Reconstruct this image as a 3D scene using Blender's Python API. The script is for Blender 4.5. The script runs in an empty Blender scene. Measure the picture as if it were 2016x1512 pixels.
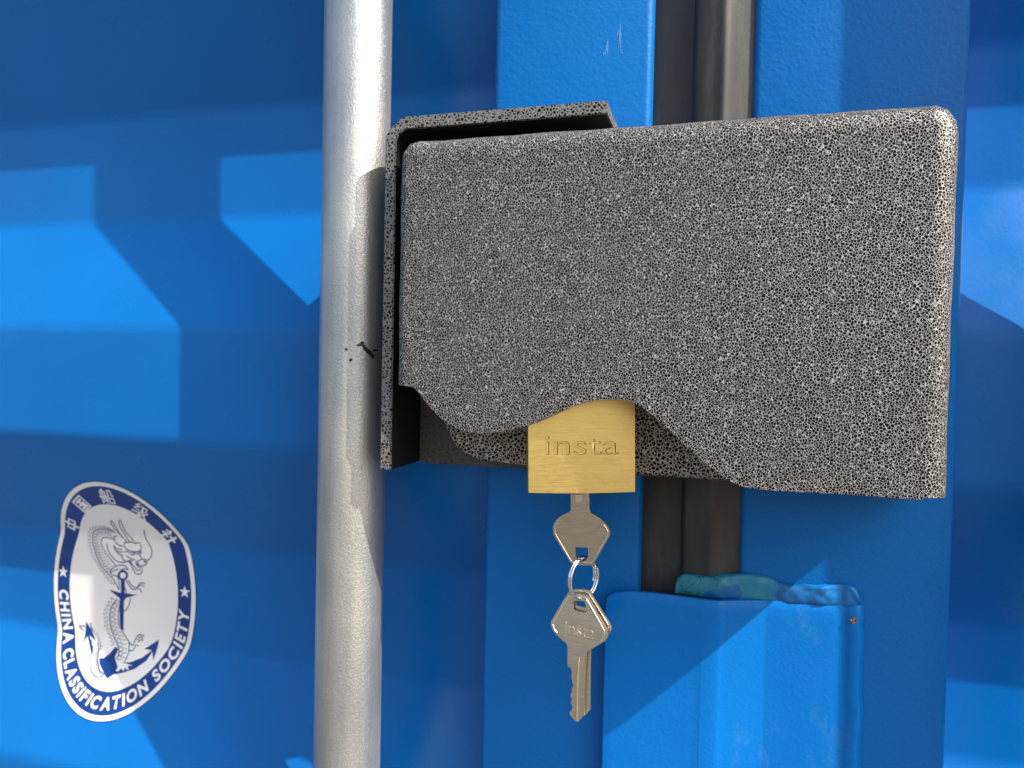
import bpy, bmesh, math, random
from mathutils import Vector, Matrix, noise as mnoise
from mathutils.geometry import tessellate_polygon
R = math.radians
sc = bpy.context.scene
col = sc.collection
random.seed(7)

# ---------------------------------------------------------------- camera, sky, sun, exposure
SUN_DIR = Vector((2.78, -1.0, 2.84)).normalized()          # towards the sun (right, in front, above)
SUN_STRENGTH = 3.9
SKY_STRENGTH = 0.15
EXPOSURE = 0.78

cam_d = bpy.data.cameras.new('camera')
cam = bpy.data.objects.new('camera', cam_d)
col.objects.link(cam)
sc.camera = cam
cam_d.sensor_width = 36.0
cam_d.lens = 36.0 * 1460.0 / 2016.0
cam_d.clip_start = 0.01
cam_d.clip_end = 500.0
cam_d.dof.use_dof = True
cam_d.dof.focus_distance = 0.305
cam_d.dof.aperture_fstop = 13.0
yaw, pitch, roll = R(15.7), R(1.45), R(1.2)
fw = Vector((-math.sin(yaw)*math.cos(pitch), math.cos(yaw)*math.cos(pitch), -math.sin(pitch)))
r0 = fw.cross(Vector((0, 0, 1))).normalized()
u0 = r0.cross(fw)
rt = r0*math.cos(roll) + u0*math.sin(roll)
up = u0*math.cos(roll) - r0*math.sin(roll)
cam.matrix_world = Matrix(((rt.x, up.x, -fw.x, 0.0), (rt.y, up.y, -fw.y, -0.367), (rt.z, up.z, -fw.z, 0.0), (0, 0, 0, 1)))

world = bpy.data.worlds.new('World')
sc.world = world
world.use_nodes = True
wn = world.node_tree
wn.nodes.clear()
sky = wn.nodes.new('ShaderNodeTexSky')
sky.sky_type = 'NISHITA'
sky.sun_disc = False
sky.sun_elevation = math.asin(SUN_DIR.z)
sky.dust_density = 4.0
sky.sun_rotation = math.atan2(SUN_DIR.x, SUN_DIR.y)
bg = wn.nodes.new('ShaderNodeBackground')
bg.inputs['Strength'].default_value = SKY_STRENGTH
wo = wn.nodes.new('ShaderNodeOutputWorld')
wn.links.new(sky.outputs[0], bg.inputs[0])
wn.links.new(bg.outputs[0], wo.inputs[0])

sun_d = bpy.data.lights.new('sun', 'SUN')
sun_d.energy = SUN_STRENGTH
sun_d.angle = R(0.5)
sun_d.color = (1.0, 0.95, 0.87)
sun = bpy.data.objects.new('sun', sun_d)
col.objects.link(sun)
sun.rotation_euler = (-SUN_DIR).to_track_quat('-Z', 'Y').to_euler()
sun.location = SUN_DIR*3

sc.view_settings.view_transform = 'Standard'
sc.view_settings.look = 'None'
sc.view_settings.exposure = EXPOSURE
sc.view_settings.gamma = 1.0
sc.view_settings.use_curve_mapping = False

# ---------------------------------------------------------------- measured outlines (millimetres)
DRAGON_LINES=[
[(-391.9,-125.9),(-391.7,-124.9),(-393.8,-124.7),(-393.8,-123.5),(-395.9,-123.8),(-395.9,-122.2),(-398.4,-123.4),(-398.6,-121.6),(-401.1,-123.5),(-401.6,-121.6),(-404.2,-124.1),(-404.9,-122.2),(-407.2,-125.1),(-408.3,-122.9),(-410.2,-126.9),(-411.9,-124.5),(-412.1,-129.4),(-414.5,-127.5),(-413.0,-131.9),(-415.9,-130.4),(-413.1,-134.3),(-416.1,-133.1),(-412.8,-136.5),(-415.9,-135.7),(-412.3,-138.8),(-415.6,-138.2),(-411.6,-140.9),(-414.9,-140.7),(-410.8,-143.0),(-414.0,-143.1),(-409.7,-145.1),(-412.7,-145.3),(-408.5,-147.0),(-411.1,-147.3),(-407.1,-148.9),(-409.3,-149.3),(-405.7,-150.8),(-407.7,-151.3),(-404.1,-152.5),(-406.1,-153.4),(-402.4,-154.2),(-404.3,-155.3),(-400.7,-155.8),(-402.4,-157.2),(-398.9,-157.4),(-400.7,-159.2),(-397.1,-158.9),(-398.8,-161.0),(-395.2,-160.4),(-396.5,-162.5),(-393.3,-161.8),(-393.8,-163.4)],
[(-391.1,-127.0),(-392.0,-126.4),(-393.2,-125.5),(-394.5,-124.8),(-395.8,-124.4),(-397.2,-124.2),(-398.6,-124.1),(-400.1,-124.2),(-401.8,-124.5),(-403.3,-124.9),(-404.9,-125.3),(-406.3,-125.8),(-407.6,-126.5),(-408.8,-127.4),(-409.7,-128.4),(-410.5,-129.5),(-411.1,-130.8),(-411.4,-132.1),(-411.5,-133.4),(-411.6,-134.7),(-411.4,-135.9),(-411.2,-137.1),(-410.9,-138.2),(-410.5,-139.4),(-410.1,-140.6),(-409.6,-141.7),(-409.1,-142.9),(-408.6,-144.1),(-408.0,-145.2),(-407.4,-146.4),(-406.7,-147.5),(-406.1,-148.5),(-405.5,-149.5),(-404.8,-150.3),(-404.2,-151.1),(-403.5,-151.8),(-402.6,-152.5),(-401.5,-153.6),(-400.2,-154.7),(-398.9,-155.8),(-397.7,-156.7),(-396.4,-157.5),(-395.2,-158.4),(-394.2,-159.4),(-393.3,-160.5),(-392.3,-161.7),(-391.2,-163.3),(-390.1,-165.0),(-389.4,-166.2)],
[(-393.1,-132.5),(-394.0,-132.1),(-395.2,-131.6),(-396.6,-131.2),(-398.0,-131.1),(-399.6,-131.1),(-400.9,-131.3),(-402.0,-131.6),(-402.8,-132.1),(-403.4,-132.7),(-403.9,-133.7),(-404.2,-134.8),(-404.2,-135.8),(-404.0,-136.8),(-403.7,-137.8),(-403.1,-138.8),(-402.4,-139.9),(-401.4,-141.0),(-400.5,-142.1),(-399.6,-143.1),(-398.6,-144.0),(-397.6,-144.9),(-396.6,-145.8),(-395.6,-146.7),(-394.6,-147.6),(-393.5,-148.6),(-392.4,-149.6),(-391.7,-150.3)],
[(-394.3,-126.8),(-395.1,-127.8),(-396.4,-128.2),(-397.0,-127.6),(-396.6,-126.4),(-395.4,-125.6),(-394.4,-125.7),(-394.3,-126.8)],
[(-394.2,-128.9),(-393.6,-131.2)],
[(-396.7,-126.4),(-397.6,-127.5),(-398.8,-127.8),(-399.5,-127.2),(-399.0,-126.0),(-397.8,-125.2),(-396.8,-125.4),(-396.7,-126.4)],
[(-396.4,-128.3),(-395.5,-130.6)],
[(-399.3,-126.5),(-400.2,-127.6),(-401.5,-127.9),(-402.1,-127.3),(-401.7,-126.1),(-400.5,-125.3),(-399.4,-125.5),(-399.3,-126.5)],
[(-398.6,-128.0),(-397.4,-130.1)],
[(-402.2,-127.1),(-403.1,-128.1),(-404.3,-128.5),(-405.0,-127.9),(-404.6,-126.8),(-403.4,-125.9),(-402.3,-126.1),(-402.2,-127.1)],
[(-401.2,-128.2),(-399.7,-130.2)],
[(-405.0,-128.4),(-405.7,-129.3),(-406.9,-129.6),(-407.6,-129.1),(-407.2,-128.1),(-406.2,-127.3),(-405.2,-127.5),(-405.0,-128.4)],
[(-403.8,-128.8),(-402.0,-130.4)],
[(-407.0,-130.4),(-407.6,-131.3),(-408.8,-131.6),(-409.5,-131.1),(-409.3,-130.1),(-408.3,-129.4),(-407.2,-129.5),(-407.0,-130.4)],
[(-406.1,-130.3),(-404.0,-131.7)],
[(-407.9,-132.7),(-408.5,-133.6),(-409.6,-133.9),(-410.5,-133.4),(-410.4,-132.4),(-409.4,-131.7),(-408.3,-131.8),(-407.9,-132.7)],
[(-407.4,-132.4),(-405.1,-133.4)],
[(-408.0,-134.9),(-408.5,-135.8),(-409.7,-136.1),(-410.6,-135.6),(-410.5,-134.7),(-409.6,-134.0),(-408.5,-134.1),(-408.0,-134.9)],
[(-407.9,-134.5),(-405.5,-135.3)],
[(-407.6,-137.1),(-408.1,-137.9),(-409.2,-138.2),(-410.1,-137.7),(-410.1,-136.8),(-409.3,-136.2),(-408.1,-136.3),(-407.6,-137.1)],
[(-407.5,-136.5),(-405.0,-137.0)],
[(-407.0,-139.1),(-407.5,-140.0),(-408.6,-140.3),(-409.5,-139.8),(-409.5,-138.9),(-408.6,-138.2),(-407.5,-138.3),(-407.0,-139.1)],
[(-406.9,-138.4),(-404.4,-138.7)],
[(-406.1,-141.1),(-406.6,-142.0),(-407.7,-142.3),(-408.6,-141.8),(-408.6,-140.9),(-407.7,-140.2),(-406.6,-140.3),(-406.1,-141.1)],
[(-406.1,-140.3),(-403.4,-140.3)],
[(-405.1,-143.1),(-405.6,-143.9),(-406.7,-144.3),(-407.6,-143.8),(-407.6,-142.8),(-406.7,-142.2),(-405.6,-142.3),(-405.1,-143.1)],
[(-405.1,-142.1),(-402.4,-141.8)],
[(-403.9,-145.0),(-404.4,-145.8),(-405.5,-146.2),(-406.4,-145.7),(-406.4,-144.7),(-405.6,-144.1),(-404.4,-144.2),(-403.9,-145.0)],
[(-403.9,-143.8),(-401.1,-143.3)],
[(-402.7,-146.8),(-403.2,-147.7),(-404.3,-148.0),(-405.2,-147.5),(-405.2,-146.6),(-404.3,-145.9),(-403.2,-146.0),(-402.7,-146.8)],
[(-402.7,-145.4),(-399.9,-144.7)],
[(-401.4,-148.6),(-401.9,-149.5),(-402.9,-149.8),(-403.9,-149.3),(-403.9,-148.3),(-403.0,-147.7),(-401.9,-147.8),(-401.4,-148.6)],
[(-401.4,-147.1),(-398.6,-146.0)],
[(-399.8,-150.3),(-400.3,-151.1),(-401.4,-151.4),(-402.3,-151.0),(-402.3,-150.0),(-401.4,-149.4),(-400.3,-149.5),(-399.8,-150.3)],
[(-400.0,-148.7),(-397.2,-147.4)],
[(-398.2,-151.8),(-398.6,-152.7),(-399.8,-153.0),(-400.6,-152.5),(-400.7,-151.6),(-399.8,-150.9),(-398.7,-151.0),(-398.2,-151.8)],
[(-398.5,-150.2),(-395.8,-148.7)],
[(-396.4,-153.4),(-396.9,-154.2),(-398.0,-154.6),(-398.9,-154.1),(-398.9,-153.1),(-398.1,-152.5),(-396.9,-152.6),(-396.4,-153.4)],
[(-396.9,-151.6),(-394.4,-150.0)],
[(-399.5,-135.4),(-399.4,-136.2),(-399.4,-137.2),(-399.1,-138.4),(-398.5,-139.7),(-397.8,-141.1),(-396.9,-142.4),(-395.8,-143.6),(-394.5,-144.7),(-393.2,-145.7),(-391.8,-146.4),(-390.4,-147.0),(-388.8,-147.3),(-387.1,-147.3),(-385.3,-147.0),(-383.8,-146.6),(-382.6,-146.2),(-381.6,-145.7),(-380.9,-145.4)],
[(-382.4,-133.4),(-383.4,-132.3),(-384.8,-130.8),(-386.0,-129.3),(-387.1,-128.0),(-388.1,-126.7),(-389.0,-125.4),(-389.7,-123.9),(-390.3,-122.5),(-390.8,-121.1),(-391.0,-119.7),(-391.1,-118.4),(-391.0,-117.4),(-390.6,-116.8),(-390.0,-116.4),(-389.5,-116.4),(-389.2,-117.1),(-388.9,-118.2),(-388.6,-119.4),(-388.4,-120.8),(-388.1,-122.4),(-388.0,-123.8),(-387.9,-124.6),(-387.9,-125.2),(-387.8,-126.0),(-387.4,-127.3),(-386.7,-128.9),(-386.2,-129.9)],
[(-380.9,-132.6),(-381.5,-131.5),(-382.2,-129.9),(-382.9,-128.3),(-383.4,-126.9),(-383.9,-125.6),(-384.2,-124.1),(-384.4,-122.4),(-384.6,-120.6),(-384.5,-119.0),(-384.2,-117.7),(-383.7,-116.6),(-383.2,-115.8),(-382.7,-115.4),(-382.3,-115.3),(-382.0,-115.5),(-381.9,-116.0),(-381.9,-116.8),(-382.0,-118.0),(-382.0,-119.8),(-382.1,-121.9),(-381.9,-123.9),(-381.5,-125.4),(-380.8,-126.7),(-379.9,-128.0),(-378.8,-129.6),(-377.5,-131.2),(-376.5,-132.2)],
[(-385.3,-134.8),(-385.2,-134.4),(-385.0,-133.9),(-384.6,-133.6),(-383.7,-133.4),(-382.6,-133.4),(-381.6,-133.3),(-380.9,-133.0),(-380.2,-132.7),(-379.4,-132.5),(-378.3,-132.7),(-377.1,-133.2),(-375.9,-133.4),(-374.9,-133.1),(-373.9,-132.7),(-373.0,-132.5),(-372.3,-133.0),(-371.7,-133.9),(-371.4,-134.8),(-371.3,-135.8),(-371.6,-136.9),(-372.1,-137.8),(-372.9,-138.4),(-374.0,-138.8),(-375.2,-139.0),(-376.8,-139.1),(-378.6,-139.1),(-380.3,-138.8),(-381.8,-138.4),(-383.1,-137.8),(-384.2,-137.1),(-384.8,-136.3),(-385.1,-135.4),(-385.3,-134.8)],
[(-365.4,-121.5),(-365.8,-122.6),(-366.4,-124.3),(-366.8,-126.0),(-366.8,-127.8),(-366.4,-129.7),(-365.8,-131.3),(-365.1,-132.5),(-364.3,-133.6),(-363.6,-134.7),(-363.1,-135.8),(-362.7,-137.0),(-362.5,-138.2),(-362.7,-139.4),(-363.0,-140.7),(-363.5,-141.8),(-364.3,-142.7),(-365.3,-143.5),(-366.0,-144.1)],
[(-378.1,-139.5),(-377.4,-139.7),(-376.3,-139.9),(-375.2,-140.2),(-374.2,-140.3),(-373.3,-140.4),(-372.4,-140.8),(-371.8,-141.6),(-371.3,-142.5),(-370.6,-143.3),(-369.6,-143.6),(-368.4,-143.7),(-367.4,-143.9),(-366.8,-144.4),(-366.4,-144.9),(-366.3,-145.6),(-366.6,-146.2),(-367.2,-146.9),(-368.1,-147.5),(-369.1,-147.8),(-370.4,-148.0),(-371.6,-148.1),(-372.7,-148.2),(-373.7,-148.2),(-374.4,-148.1),(-375.0,-147.6),(-375.4,-147.0),(-375.5,-146.4),(-375.4,-146.1),(-375.1,-145.8),(-374.5,-145.4),(-373.2,-144.8),(-371.7,-144.1),(-370.6,-143.6)],
[(-381.6,-146.1),(-381.0,-146.5),(-380.2,-147.2),(-379.4,-148.0),(-378.9,-148.8),(-378.5,-149.8),(-378.0,-150.8),(-377.4,-151.8),(-376.6,-152.8),(-375.8,-153.6),(-374.9,-154.0),(-373.9,-154.2),(-373.0,-154.2),(-372.0,-153.8),(-371.1,-153.2),(-370.5,-152.4),(-370.2,-151.4),(-370.2,-150.3),(-370.5,-149.5),(-371.2,-149.3),(-372.2,-149.4),(-373.0,-149.4),(-373.6,-149.0),(-374.1,-148.5),(-374.4,-148.1)],
[(-378.1,-145.5),(-379.2,-145.5),(-380.7,-145.6),(-381.6,-145.8),(-381.4,-146.0),(-380.5,-146.3),(-379.5,-146.8),(-378.3,-147.8),(-377.0,-149.0),(-375.9,-150.0),(-375.0,-150.7),(-374.4,-151.3),(-373.7,-151.6),(-372.9,-151.4),(-372.1,-151.1),(-371.6,-150.8)],
[(-390.3,-129.0),(-391.0,-129.3),(-392.1,-129.8),(-392.8,-130.5),(-393.0,-131.5),(-392.9,-132.6),(-392.5,-133.6),(-391.8,-134.5),(-390.8,-135.2),(-389.6,-135.8),(-388.4,-136.0),(-387.0,-136.1),(-386.0,-136.1)],
[(-394.0,-136.2),(-393.3,-136.8),(-392.3,-137.7),(-391.1,-138.3),(-389.6,-138.5),(-387.9,-138.5),(-386.7,-138.5)],
[(-394.0,-137.4),(-393.3,-138.2),(-392.2,-139.3),(-391.1,-140.1),(-389.6,-140.4),(-387.9,-140.3),(-386.7,-140.3)],
[(-393.2,-138.5),(-392.3,-139.4),(-390.9,-140.7),(-389.6,-141.8),(-388.2,-142.2),(-386.9,-142.5),(-386.0,-142.6)],
[(-386.7,-142.1),(-386.8,-142.7),(-386.9,-143.6),(-386.7,-144.5),(-385.8,-145.2),(-384.6,-145.8),(-383.8,-146.3)],
[(-383.1,-141.8),(-382.8,-142.2),(-382.3,-142.9),(-381.6,-143.4),(-380.8,-143.8),(-379.8,-144.1),(-378.8,-144.3),(-377.7,-144.5),(-376.6,-144.6),(-375.9,-144.7)],
[(-385.3,-140.2),(-384.5,-139.9),(-383.4,-139.5),(-382.4,-139.3),(-381.6,-139.7),(-380.8,-140.4),(-380.2,-140.9)],
[(-396.8,-153.8),(-395.8,-153.0),(-394.5,-152.0),(-393.1,-151.0),(-391.7,-150.4),(-390.3,-149.8),(-388.8,-149.4),(-387.3,-149.2),(-385.8,-149.1),(-384.5,-149.3),(-383.2,-150.0),(-382.1,-151.0),(-381.6,-151.7),(-382.1,-151.8),(-383.2,-151.5),(-384.4,-151.4),(-385.7,-151.8),(-387.1,-152.3),(-388.0,-152.7)],
[(-389.5,-151.9),(-390.9,-152.5),(-392.9,-153.4),(-394.6,-154.2),(-395.7,-154.5),(-396.4,-154.7),(-396.7,-155.0),(-396.4,-155.5),(-395.5,-156.1),(-394.5,-156.6),(-393.3,-156.8),(-391.9,-156.8),(-390.9,-156.8)],
[(-390.9,-156.8),(-390.5,-157.6),(-389.9,-158.8),(-389.4,-160.2),(-389.2,-162.3),(-389.1,-164.6),(-389.0,-166.2)],
[(-383.3,-159.0),(-382.8,-159.8),(-382.2,-160.8),(-381.5,-161.8),(-380.8,-162.7),(-380.1,-163.4),(-379.3,-164.0),(-378.4,-164.5),(-377.4,-164.8),(-376.4,-164.9),(-375.7,-164.5),(-375.0,-163.8),(-374.3,-162.9),(-373.4,-161.8),(-372.5,-160.5),(-371.5,-159.7),(-370.2,-159.5),(-368.9,-159.7),(-367.9,-159.9)],
[(-374.3,-162.9),(-373.4,-162.3),(-372.0,-161.5),(-370.8,-161.1),(-369.8,-161.2),(-368.9,-161.6),(-368.3,-162.0)],
[(-374.3,-163.5),(-373.5,-163.7),(-372.3,-164.0),(-371.4,-164.4),(-371.0,-165.0),(-370.8,-165.8),(-370.7,-166.4)],
[(-381.5,-158.9),(-380.8,-159.8),(-379.7,-161.1),(-378.6,-162.1),(-377.5,-162.7),(-376.5,-163.1),(-375.7,-163.3)],
[(-385.1,-162.8),(-384.5,-163.9),(-383.8,-165.5),(-383.2,-166.8),(-383.0,-167.4),(-382.9,-167.7),(-382.9,-167.9)],
[(-376.7,-140.3),(-377.0,-141.0),(-377.7,-141.4),(-378.6,-141.4),(-379.2,-140.9),(-379.2,-140.2),(-378.6,-139.5),(-377.7,-139.3),(-377.0,-139.7),(-376.7,-140.3)],
[(-371.1,-138.9),(-371.3,-139.5),(-371.9,-139.8),(-372.6,-139.8),(-373.0,-139.4),(-373.0,-138.8),(-372.6,-138.3),(-371.9,-138.2),(-371.3,-138.4),(-371.1,-138.9)],
[(-373.1,-147.1),(-373.3,-147.4),(-373.6,-147.7),(-374.1,-147.6),(-374.4,-147.4),(-374.4,-147.0),(-374.1,-146.7),(-373.6,-146.6),(-373.3,-146.8),(-373.1,-147.1)],
[(-367.5,-145.1),(-367.6,-145.4),(-368.0,-145.7),(-368.4,-145.6),(-368.7,-145.4),(-368.7,-145.0),(-368.4,-144.7),(-368.0,-144.6),(-367.6,-144.8),(-367.5,-145.1)],
[(-393.1,-173.2),(-396.0,-172.5),(-395.0,-175.6),(-398.1,-175.1),(-396.7,-178.1),(-399.8,-177.8),(-397.9,-180.7),(-401.2,-180.7),(-398.5,-183.4),(-402.2,-183.6),(-398.4,-186.1),(-401.5,-186.4),(-398.2,-188.7),(-401.4,-189.4),(-397.8,-191.4),(-400.9,-192.2),(-397.0,-193.9),(-399.8,-194.9),(-395.7,-196.2),(-398.2,-197.3),(-394.3,-198.5),(-396.3,-199.7),(-392.5,-200.7),(-394.3,-202.1),(-390.7,-202.9),(-392.5,-204.6)],
[(-390.5,-172.5),(-391.4,-173.4),(-392.5,-174.8),(-393.6,-176.1),(-394.5,-177.2),(-395.3,-178.4),(-396.0,-179.6),(-396.4,-180.8),(-396.6,-182.2),(-396.7,-183.5),(-396.8,-185.0),(-396.8,-186.6),(-396.7,-188.1),(-396.5,-189.6),(-396.2,-191.1),(-395.8,-192.5),(-395.4,-193.8),(-394.8,-195.0),(-394.1,-196.2),(-393.5,-197.3),(-392.8,-198.5),(-392.0,-199.6),(-390.9,-200.7),(-389.7,-201.8),(-388.6,-202.9),(-387.6,-204.0),(-386.7,-205.1),(-385.9,-206.2),(-385.4,-207.4),(-385.0,-208.6),(-384.8,-209.7),(-384.8,-210.8),(-385.0,-211.8),(-385.1,-212.5)],
[(-388.2,-175.5),(-388.5,-176.9),(-388.9,-178.9),(-389.3,-180.8),(-389.5,-182.4),(-389.6,-183.9),(-389.6,-185.3),(-389.6,-186.7),(-389.5,-187.9),(-389.2,-189.2),(-388.7,-190.4),(-388.0,-191.6),(-387.2,-192.8),(-386.3,-194.2),(-385.1,-195.6),(-383.9,-196.9),(-382.6,-198.0),(-381.3,-199.1),(-380.2,-200.1),(-379.5,-201.2),(-379.1,-202.4),(-378.6,-203.6),(-378.1,-204.9),(-377.6,-206.3),(-377.2,-207.6),(-377.2,-208.7),(-377.3,-209.7),(-377.5,-210.7),(-377.8,-211.7),(-378.2,-212.8),(-378.5,-213.5)],
[(-389.1,-174.6),(-389.7,-175.8),(-391.2,-176.2),(-392.4,-175.6),(-392.4,-174.3),(-391.2,-173.4),(-389.8,-173.6),(-389.1,-174.6)],
[(-389.4,-174.0),(-388.6,-175.0)],
[(-390.9,-177.5),(-391.5,-178.7),(-393.0,-179.1),(-394.1,-178.5),(-394.1,-177.2),(-393.0,-176.3),(-391.5,-176.4),(-390.9,-177.5)],
[(-390.9,-176.9),(-389.6,-178.0)],
[(-392.2,-180.5),(-392.8,-181.7),(-394.3,-182.1),(-395.4,-181.5),(-395.4,-180.2),(-394.3,-179.3),(-392.9,-179.5),(-392.2,-180.5)],
[(-392.2,-179.9),(-390.4,-181.1)],
[(-392.8,-183.6),(-393.4,-184.8),(-394.9,-185.2),(-396.1,-184.6),(-396.1,-183.4),(-394.9,-182.4),(-393.4,-182.6),(-392.8,-183.6)],
[(-392.9,-183.0),(-390.8,-184.1)],
[(-392.8,-186.7),(-393.4,-187.9),(-394.9,-188.4),(-396.1,-187.7),(-396.1,-186.5),(-394.9,-185.6),(-393.4,-185.7),(-392.8,-186.7)],
[(-393.0,-186.1),(-390.7,-187.2)],
[(-392.2,-189.8),(-392.9,-190.9),(-394.3,-191.4),(-395.5,-190.8),(-395.5,-189.5),(-394.4,-188.6),(-392.9,-188.7),(-392.2,-189.8)],
[(-392.5,-189.1),(-389.9,-190.1)],
[(-391.3,-192.7),(-391.9,-193.8),(-393.4,-194.3),(-394.5,-193.7),(-394.6,-192.4),(-393.4,-191.5),(-391.9,-191.6),(-391.3,-192.7)],
[(-391.5,-192.0),(-388.5,-192.8)],
[(-389.9,-195.4),(-390.5,-196.6),(-391.9,-197.0),(-393.1,-196.4),(-393.2,-195.2),(-392.1,-194.3),(-390.6,-194.4),(-389.9,-195.4)],
[(-390.1,-194.7),(-386.8,-195.3)],
[(-388.2,-198.0),(-388.6,-199.1),(-389.9,-199.6),(-391.3,-199.0),(-391.5,-197.8),(-390.4,-196.9),(-389.0,-197.0),(-388.2,-198.0)],
[(-388.3,-197.3),(-384.7,-197.7)],
[(-386.2,-200.6),(-386.5,-201.6),(-387.8,-202.1),(-389.2,-201.5),(-389.6,-200.3),(-388.6,-199.5),(-387.1,-199.6),(-386.2,-200.6)],
[(-386.2,-199.7),(-382.3,-199.9)],
[(-384.2,-203.1),(-384.4,-204.2),(-385.7,-204.6),(-387.1,-204.0),(-387.6,-202.9),(-386.7,-202.1),(-385.2,-202.2),(-384.2,-203.1)],
[(-384.4,-202.3),(-380.9,-202.6)],
[(-382.5,-205.8),(-382.7,-206.8),(-383.9,-207.2),(-385.3,-206.7),(-385.8,-205.6),(-385.0,-204.8),(-383.5,-204.8),(-382.5,-205.8)],
[(-382.7,-204.9),(-379.6,-205.3)],
[(-381.4,-208.5),(-381.6,-209.6),(-382.9,-210.0),(-384.3,-209.4),(-384.8,-208.3),(-384.0,-207.5),(-382.5,-207.6),(-381.4,-208.5)],
[(-381.5,-207.6),(-378.8,-208.1)],
[(-381.4,-211.2),(-381.6,-212.3),(-382.8,-212.7),(-384.2,-212.2),(-384.7,-211.1),(-383.9,-210.2),(-382.4,-210.3),(-381.4,-211.2)],
[(-381.2,-210.4),(-378.9,-210.8)],
[(-379.7,-170.7),(-379.8,-171.8),(-380.0,-173.2),(-380.4,-174.7),(-381.0,-176.1),(-381.8,-177.6),(-382.7,-178.8),(-383.7,-179.6),(-384.7,-180.3),(-385.4,-180.7)],
[(-379.6,-200.7),(-378.6,-201.4),(-377.1,-202.3),(-375.9,-202.6),(-375.4,-201.8),(-375.3,-200.3),(-375.1,-198.9),(-374.8,-197.9),(-374.4,-197.1),(-373.9,-196.3),(-373.1,-195.6),(-372.0,-195.1),(-371.0,-194.7),(-369.9,-194.8),(-368.9,-195.1),(-368.2,-195.3)],
[(-373.6,-198.7),(-372.9,-198.0),(-371.9,-197.0),(-370.9,-196.3),(-369.9,-196.3),(-369.1,-196.7),(-368.5,-196.9)],
[(-372.5,-200.1),(-371.8,-199.4),(-370.8,-198.4),(-369.9,-197.7),(-369.3,-197.8),(-368.9,-198.4),(-368.6,-198.8)],
[(-377.6,-205.9),(-376.7,-205.9),(-375.4,-205.8),(-374.3,-205.5),(-374.0,-204.5),(-374.0,-203.3),(-373.7,-202.4),(-372.9,-202.1),(-371.8,-202.1),(-371.1,-202.1)],
[(-407.5,-206.3),(-407.0,-207.2),(-406.4,-208.4),(-405.9,-209.8),(-405.7,-211.4),(-405.7,-213.1),(-405.6,-214.7),(-405.2,-216.1),(-404.8,-217.4),(-404.1,-218.7),(-403.1,-220.0),(-402.0,-221.3),(-400.8,-222.5),(-399.4,-223.5),(-398.0,-224.4),(-396.5,-224.9),(-395.0,-225.0),(-393.4,-224.7),(-392.1,-224.4),(-391.1,-223.8),(-390.4,-223.1),(-389.8,-222.6)],
[(-404.5,-204.1),(-403.7,-205.2),(-402.5,-206.7),(-401.5,-208.1),(-401.0,-209.3),(-400.6,-210.4),(-400.3,-211.6),(-399.9,-212.8),(-399.6,-213.9),(-399.1,-215.1),(-398.4,-216.2),(-397.6,-217.3),(-396.8,-218.4),(-396.1,-219.4),(-395.3,-220.3),(-394.4,-221.1),(-393.1,-221.7),(-391.7,-222.1),(-390.7,-222.4)],
[(-416.9,-195.0),(-417.6,-194.7),(-418.7,-194.4),(-419.7,-194.3),(-420.9,-194.5),(-422.0,-194.9),(-422.5,-195.3),(-421.9,-195.7),(-420.7,-196.1),(-419.6,-196.6),(-418.8,-197.2),(-418.2,-197.8),(-417.7,-198.2)],
[(-410.5,-202.4),(-409.9,-203.5),(-409.1,-205.1),(-408.2,-206.4),(-407.5,-207.4),(-406.9,-208.2),(-406.4,-208.7)],
[(-411.7,-196.3),(-412.9,-191.6),(-410.4,-197.7),(-411.3,-193.7),(-408.8,-199.0),(-409.5,-195.6),(-407.2,-200.3),(-407.3,-197.3),(-405.6,-201.7),(-405.0,-199.0),(-404.3,-203.2),(-403.4,-201.2),(-403.0,-204.7),(-401.7,-203.3),(-401.8,-206.3),(-400.0,-205.5),(-401.1,-208.0),(-399.7,-207.9)],
[(-401.4,-209.4),(-401.5,-210.1),(-402.4,-210.3),(-403.2,-210.0),(-403.6,-209.3),(-403.1,-208.8),(-402.1,-208.8),(-401.4,-209.4)],
[(-403.7,-208.9),(-405.1,-209.5)],
[(-400.9,-211.3),(-401.0,-212.0),(-401.8,-212.2),(-402.7,-211.9),(-403.0,-211.2),(-402.5,-210.7),(-401.6,-210.7),(-400.9,-211.3)],
[(-403.2,-210.9),(-404.7,-211.6)],
[(-400.2,-213.2),(-400.3,-213.8),(-401.1,-214.1),(-402.0,-213.8),(-402.4,-213.1),(-401.8,-212.5),(-400.9,-212.6),(-400.2,-213.2)],
[(-402.8,-212.9),(-404.4,-213.6)],
[(-399.4,-215.0),(-399.5,-215.7),(-400.3,-215.9),(-401.2,-215.6),(-401.5,-214.9),(-401.0,-214.4),(-400.1,-214.4),(-399.4,-215.0)],
[(-402.0,-214.8),(-403.7,-215.7)],
[(-398.4,-216.8),(-398.5,-217.5),(-399.3,-217.8),(-400.2,-217.4),(-400.5,-216.8),(-400.0,-216.2),(-399.1,-216.3),(-398.4,-216.8)],
[(-401.2,-216.7),(-402.9,-217.7)],
[(-397.3,-218.6),(-397.4,-219.3),(-398.2,-219.6),(-399.1,-219.2),(-399.4,-218.5),(-398.9,-218.0),(-397.9,-218.1),(-397.3,-218.6)],
[(-400.0,-218.6),(-401.5,-219.7)],
[(-395.8,-220.3),(-395.9,-220.9),(-396.7,-221.2),(-397.6,-220.9),(-397.9,-220.2),(-397.4,-219.7),(-396.5,-219.7),(-395.8,-220.3)],
[(-398.6,-220.4),(-399.9,-221.5)],
[(-394.0,-221.6),(-394.1,-222.2),(-394.9,-222.5),(-395.7,-222.2),(-396.0,-221.5),(-395.5,-221.0),(-394.6,-221.1),(-394.0,-221.6)],
[(-396.7,-221.9),(-397.7,-222.9)],
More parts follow.
